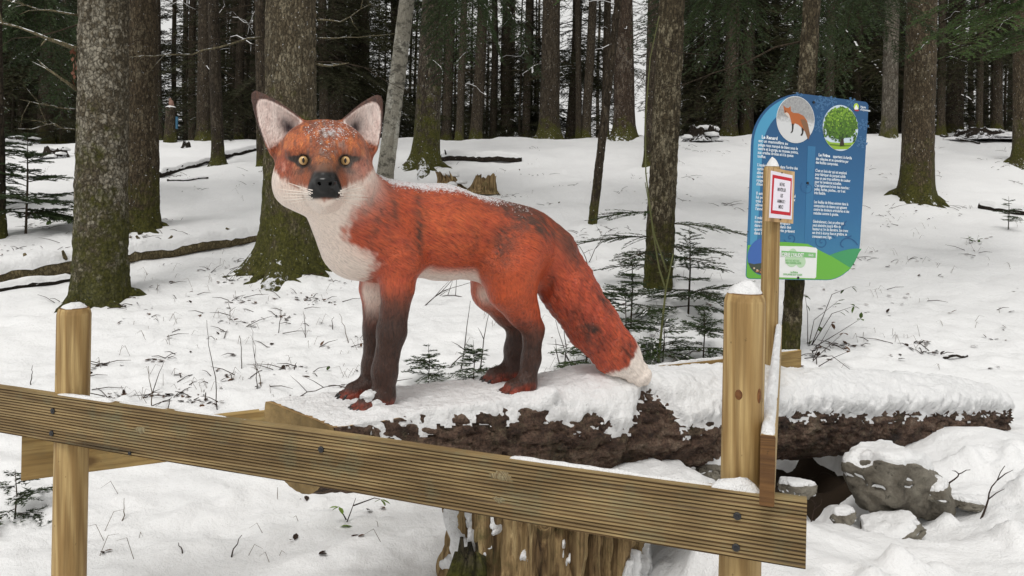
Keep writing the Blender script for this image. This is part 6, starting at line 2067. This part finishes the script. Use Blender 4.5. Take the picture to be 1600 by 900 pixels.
overhang('dark fir boughs hanging at the top edge left of the slim panel trunk', (1130, -60, 9.0), 44, 1.3, (-0.3, 0.3, -0.45), 0.5, NEEDLE, 0.05, 8, 0.5, 0.013)
overhang('dark fir boughs hanging at the top edge right of the panel trunk', (1330, -40, 10.0), 45, 1.4, (0.1, 0.3, -0.5), 0.5, NEEDLE, 0.05, 8, 0.6, 0.013)
overhang('dark fir boughs filling the top left corner', (40, -40, 9.5), 46, 1.6, (0.0, 0.2, -0.45), 0.5, NEEDLE, 0.05, 10, 0.6, 0.013)
overhang('dark fir boughs at the top edge right of the pale beech', (740, -60, 11.0), 47, 1.5, (0.2, 0.2, -0.5), 0.5, NEEDLE, 0.05, 7, 0.6, 0.013)

# bramble cane with thorns
CANE = m_flat('cane_green', (0.10, 0.105, 0.035), 0.6, 0.3, 0.3)
cb = on_ground(1030, 574)
ce = empty('bramble_cane', cb)
tag(ce, 'tall green thorny bramble cane rising behind the tail tip', 'cane')
dz = cb.y
C1 = [at(*p) - cb for p in ((1026, 585, dz), (1032, 530, dz), (1040, 455, dz), (1052, 396, dz))]
C2 = [at(*p) - cb for p in ((1040, 452, dz), (1030, 420, dz), (1020, 360, dz), (1009, 270, dz - .05), (1008, 190, dz - .1), (1016, 90, dz - .15), (1030, 25, dz - .2))]
C3 = [at(*p) - cb for p in ((1042, 425, dz), (1022, 365, dz - .05), (1008, 285, dz - .1))]
for P, r in ((C1, 0.011), (C2, 0.0065), (C3, 0.007)):
    mb = MB()
    Q = []
    for i in range(len(P) - 1):
        for k in range(4): Q.append(P[i].lerp(P[i + 1], k / 4))
    Q.append(P[-1])
    mb.tube(Q, [r * (1 - 0.6 * i / (len(Q) - 1)) for i in range(len(Q))], 7)
    rs = np.random.default_rng(len(Q))
    for q in Q[1:-1]:
        for k in range(2):
            dd = Vector((rs.choice([-1, 1]) * rs.uniform(.6, 1), rs.uniform(-.5, .5), rs.uniform(-.1, .4))).normalized()
            qq = q + Vector((0, 0, rs.uniform(-.03, .03)))
            mb.tube([qq, qq + dd * 0.018], [0.0025, 0.0004], 4)
    mb.build('stem', CANE, ce)

LEAF_GREEN = m_needles('leaf_green', (0.035, 0.065, 0.012), (0.10, 0.16, 0.03))
LEAF_BRIGHT = m_needles('leaf_bright', (0.12, 0.19, 0.03), (0.22, 0.32, 0.06))
LEAF_BROWN = m_needles('leaf_brown', (0.05, 0.022, 0.010), (0.14, 0.065, 0.028))
DRY = m_flat('dry_stem', (0.10, 0.072, 0.045), 0.8, 0.2)
DRYD = m_flat('dry_stem_dark', (0.035, 0.022, 0.016), 0.8, 0.2)
def leaf(mb, p, d, L, w_, mi=0, rs=None):
    """pointed leaf with folded midrib"""
    d = Vector(d).normalized()
    s = d.cross(Vector((0.1, 0.2, 1))).normalized()
    n = s.cross(d).normalized()
    p = Vector(p)
    vs = [p, p + d * L * 0.3 + s * w_ * 0.45 + n * L * .05, p + d * L * 0.65 + s * w_ * 0.42 + n * L * .04, p + d * L - n * L * .06, p + d * L * 0.65 - s * w_ * 0.42 + n * L * .04, p + d * L * 0.3 - s * w_ * 0.45 + n * L * .05, p + d * L * .45 - n * L * .02]
    mb.add(vs, [(0, 1, 6), (1, 2, 6), (2, 3, 6), (3, 4, 6), (4, 5, 6), (5, 0, 6)], mi)
def leafy(name, label, px, py, stems, lsize, mat, seed, group=None, d1=40.0, stem_mat=None):
    """stems: list of [(px,py,dd)...] polylines; leaves along their ends, each leaf a part"""
    rs = np.random.default_rng(seed)
    b = on_ground(px, py, 1.5, d1)
    e = empty(name, b)
    tag(e, label, 'plant', group)
    for pts, nl_ in stems:
        P = [at(p[0], p[1], b.y + p[2]) - b for p in pts]
        mb = MB(); mb.tube(P, [0.0035 * (1 - 0.7 * i / (len(P) - 1)) for i in range(len(P))], 5)
        mb.build('stem', stem_mat or DRYD, e)
        for k in range(nl_):
            i = len(P) - 1 if k < 3 else rs.integers(max(0, len(P) - 2), len(P))
            q = P[i] if k < 3 else P[i - 1].lerp(P[i], rs.uniform(0, 1))
            d = Vector((rs.uniform(-1, 1), rs.uniform(-.7, .4), rs.uniform(-.9, .35)))
            m2 = MB(); leaf(m2, q, d, lsize * rs.uniform(0.7, 1.2), lsize * 0.55)
            m2.build('leaf', mat, e)
    return e
leafy('bramble_sprig', 'bright green leaf sprig in the snow under the sawn log end', 536, 826, [([(536, 832, 0), (548, 800, 0), (556, 778, 0)], 0), ([(541, 812, 0), (530, 792, -.02)], 3), ([(540, 826, 0), (550, 822, -.02)], 3), ([(552, 790, 0), (585, 778, .0), (595, 780, 0)], 3)], 0.045, LEAF_BRIGHT, 3)
leafy('bramble_sprig', 'dark green bramble leaves right of the panel trunk', 1262, 548, [([(1262, 548, 0), (1272, 500, 0), (1310, 470, -.05)], 5), ([(1262, 548, 0), (1262, 490, 0), (1258, 462, -.05)], 4), ([(1268, 540, 0), (1300, 490, -.05), (1335, 478, -.1)], 6), ([(1268, 540, 0), (1300, 460, .05), (1330, 448, .05)], 5), ([(1268, 545, 0), (1310, 520, -.05), (1345, 498, -.1)], 3)], 0.050, LEAF_GREEN, 4)
leafy('bramble_sprig', 'withered bramble tangle at the foot of the panel trunk', 1275, 575, [([(1262, 572, 0), (1290, 545, 0), (1318, 520, 0)], 2), ([(1270, 578, 0), (1300, 560, -.1), (1328, 548, -.1)], 3), ([(1265, 575, 0), (1280, 540, .1), (1300, 505, .1)], 2), ([(1255, 560, 0), (1300, 556, -.1), (1345, 590, -.3)], 3)], 0.05, LEAF_BROWN, 5)
leafy('bramble_sprig', 'green bramble leaves with snow behind the tail near its tip', 945, 582, [([(945, 585, 0), (925, 540, 0), (905, 505, .05)], 4), ([(948, 585, 0), (952, 540, 0), (968, 500, 0)], 4), ([(990, 585, 0), (1002, 550, 0), (1030, 545, 0)], 5), ([(930, 585, 0), (920, 560, 0)], 3), ([(1060, 580, 0), (1080, 550, 0), (1105, 546, 0)], 5), ([(1080, 580, 0), (1110, 560, 0)], 5)], 0.045, LEAF_GREEN, 6)
leafy('bramble_sprig', 'tiny green leaves in the snow right of the mossy footed left spruce', 80, 352, [([(80, 356, 0), (76, 345, 0)], 4), ([(95, 356, 0), (108, 343, 0)], 3)], 0.07, LEAF_GREEN, 7)
leafy('bramble_sprig', 'small dark green leaf on a twig left of the fox fore paw', 500, 585, [([(470, 595, 0), (498, 575, 0), (515, 572, 0)], 1), ([(494, 588, 0), (500, 582, 0)], 2)], 0.045, LEAF_GREEN, 8)
leafy('bramble_sprig', 'small leafy seedling on the snow below the right edge fir sprig', 1516, 384, [([(1516, 386, 0), (1514, 372, 0)], 5), ([(1516, 380, 0), (1530, 374, 0)], 3)], 0.05, LEAF_GREEN, 9)

def stem(label, pts, r, mat, group, forks=0, seed=0, d=None):
    """dry stem standing in the snow, given by picture positions from its foot up"""
    b = on_ground(*pts[0])
    rs = np.random.default_rng(seed)
    P = [at(p[0], p[1], b.y + 0.02 * i) for i, p in enumerate(pts)]
    P[0] = b - Vector((0, 0, 0.02))
    P = [p - b for p in P]
    mb = MB()
    Q = []
    for i in range(len(P) - 1):
        for k in range(3): Q.append(P[i].lerp(P[i + 1], k / 3) + Vector(rs.normal(0, 0.003, 3)))
    Q.append(P[-1])
    n = len(Q)
    mb.tube(Q, [r * (1 - 0.7 * i / (n - 1)) for i in range(n)], 5)
    for k in range(forks):
        i = rs.integers(n // 3, n - 1)
        L = (P[-1] - P[0]).length * rs.uniform(0.2, 0.45)
        dd = Vector((rs.uniform(-1, 1), rs.uniform(-.4, .4), rs.uniform(.1, .9))).normalized()
        mb.tube([Q[i], Q[i] + dd * L * .5 + Vector((0, 0, .005)), Q[i] + dd * L], [r * .6, r * .45, r * .15], 4)
    o = mb.build('dry_stem', mat, None)
    o.location = b
    tag(o, label, 'twig', group)
GA = 'dry stems in the snow left of the fox'
LA = 'thin dry stem standing in the snow between left post and fox legs'
for i, (pts, fk) in enumerate((([(237, 636), (236, 600), (232, 572)], 0), ([(237, 615), (246, 590), (256, 565)], 0), ([(340, 640), (337, 590), (326, 540), (323, 500)], 0), ([(338, 600), (352, 590), (368, 580)], 0), ([(378, 580), (377, 545), (374, 524)], 0),
                           ([(402, 615), (400, 580), (395, 520)], 1), ([(408, 610), (405, 585), (400, 565)], 2), ([(478, 530), (476, 500), (474, 487)], 0), ([(436, 520), (438, 495), (439, 480)], 0), ([(358, 505), (360, 488), (358, 478)], 2), ([(350, 515), (362, 510), (372, 505)], 3), ([(262, 640), (265, 624), (268, 620)], 0), ([(545, 540), (538, 510), (530, 490)], 0), ([(520, 515), (518, 500), (522, 495)], 0), ([(50, 600), (49, 585), (50, 575)], 1))):
    stem(LA, pts, 0.0035, DRYD if i % 3 else DRY, GA, fk, i)
stem('arching dry stem on the snow left of the sawn log end', [(455, 625), (480, 612), (520, 602), (548, 600)], 0.004, DRYD, None, 2, 50)
stem('slanting dark twig in the snow below the front rail under the log end', [(357, 878), (366, 858), (378, 836)], 0.004, DRYD, None, 0, 51)
stem('short bent dark twig in the snow below the front rail near its middle', [(287, 875), (284, 860), (279, 848)], 0.004, DRYD, None, 0, 52)
stem('small upright twig in the snow below the front rail right of the left post', [(192, 815), (193, 800), (194, 778)], 0.003, DRY, None, 0, 53)
stem('forked bare twig on the bank right of the big limestone block', [(1476, 782), (1486, 752), (1500, 742), (1516, 734)], 0.0045, DRYD, None, 1, 54)
stem('bare upright twig on the bank at the right edge', [(1526, 812), (1540, 790), (1552, 762), (1570, 728)], 0.0045, DRYD, None, 2, 55)
stem('little forked twig just right of the front rail end', [(1266, 808), (1272, 796), (1284, 780)], 0.003, DRYD, None, 2, 56)
GB = 'bare shoots behind the fox body'
for i, (pts, fk) in enumerate((([(720, 580), (728, 530), (735, 470)], 1), ([(750, 580), (756, 530), (764, 490)], 1), ([(700, 575), (715, 560), (740, 545)], 2), ([(882, 575), (884, 540), (880, 500)], 2), ([(878, 580), (870, 555), (868, 530)], 1), ([(920, 420), (912, 395), (895, 372)], 1), ([(918, 415), (930, 390), (948, 362)], 2), ([(900, 585), (885, 555), (868, 500)], 1), ([(735, 465), (700, 462), (655, 470)], 3), ([(660, 480), (690, 455), (740, 440)], 3))):
    stem('bare brown shoot behind the fox between its legs and tail', pts, 0.005, DRYD, GB, fk, 70 + i)

# leaf litter, grass tips and dark gaps in the snow: too many and too small to count
rs = np.random.default_rng(9)
mb = MB()
def scatter(px, py, n, sx_, sy_, kind):
    for k in range(n):
        X, Y = ground_hit(px + rs.normal(0, sx_), py + rs.normal(0, sy_))
        if Y > 19: continue
        Z = gz(X, Y)
        if kind == 'leaf':
            L = rs.uniform(0.02, 0.055)
            leaf(mb, (X, Y, Z + 0.006), (rs.normal(), rs.normal(), rs.normal(0, 0.25)), L, L * 0.6, rs.integers(0, 2))
        elif kind == 'grass':
            h = rs.uniform(0.02, 0.10); a = rs.uniform(0, 6.28)
            t1 = Vector((X, Y, Z)) + Vector((math.cos(a) * h * .5, math.sin(a) * h * .5, h * .8))
            t2 = t1 + Vector((math.cos(a) * h * .6, math.sin(a) * h * .6, -h * rs.uniform(0, .5)))
            mb.tube([(X, Y, Z - .01), t1, t2], [0.0014, 0.0012, 0.0005], 3, 2, False)
        else:
            h = rs.uniform(0.05, 0.22); a = rs.uniform(0, 6.28)
            d = Vector((math.cos(a), math.sin(a), rs.uniform(0.0, .35)))
            p = Vector((X, Y, Z + 0.004))
            mb.tube([p, p + d * h * .5 + Vector((0, 0, .01)), p + d * h], [0.003, 0.0025, 0.001], 4, 1, False)
for px, py in ((160, 572), (130, 588), (305, 625), (325, 630), (275, 618), (385, 478), (365, 505), (700, 250), (1085, 232), (180, 618), (250, 565), (480, 478), (510, 475), (440, 500), (460, 585), (1440, 545), (1450, 555), (1300, 545), (1285, 550), (1330, 545), (1270, 560)):
    scatter(px, py, 9, 12, 3, 'leaf'); scatter(px, py, 3, 14, 4, 'twig')
for k in range(70):
    px, py = rs.uniform(0, 1600), rs.uniform(230, 620)
    scatter(px, py, 2, 6, 3, 'grass')
    if k % 2: scatter(px, py, 1, 6, 3, 'twig')
    if k % 3 == 0: scatter(px + 20, py, 2, 8, 3, 'leaf')
for k in range(60): scatter(rs.uniform(150, 640), rs.uniform(430, 640), 2, 8, 4, 'grass')
for k in range(55):
    px, py = rs.uniform(150, 600), rs.uniform(400, 650)
    scatter(px, py, 2, 7, 2, 'leaf'); scatter(px, py, 1, 7, 2, 'twig')
for k in range(90):
    px, py = rs.uniform(0, 1600), rs.uniform(222, 430)
    scatter(px, py, 3, 8, 2, 'leaf'); scatter(px, py, 3, 10, 2, 'twig')
for k in range(30): scatter(rs.uniform(1240, 1600), rs.uniform(380, 600), 2, 6, 2, 'leaf')
for k in range(10): scatter(rs.uniform(130, 680), rs.uniform(720, 890), 2, 6, 3, 'leaf')
for k in range(36): scatter(rs.uniform(700, 1120), rs.uniform(440, 590), 2, 10, 5, 'grass'); scatter(rs.uniform(860, 1130), rs.uniform(520, 585), 1, 10, 5, 'leaf')
for k in range(26): scatter(rs.uniform(1240, 1600), rs.uniform(330, 560), 2, 8, 4, 'grass')
for k in range(18): scatter(rs.uniform(140, 700), rs.uniform(740, 890), 1, 10, 5, 'grass')
for T in HERO_T:
    if T[2] < 13:
        b_ = to_px((T[1], T[2], T[3]))
        for k in range(8): scatter(b_[0] + rs.normal(0, 40), b_[1] + abs(rs.normal(0, 12)) + 4, 3, 8, 3, 'leaf'); scatter(b_[0] + rs.normal(0, 50), b_[1] + 8, 2, 8, 4, 'twig')
lo_ = mb.build('leaf_litter', None, None, False, [LEAF_BROWN, DRYD, DRY])
tag(lo_, 'dead leaves twigs and grass tips showing through the snow', 'litter', None, 'stuff')
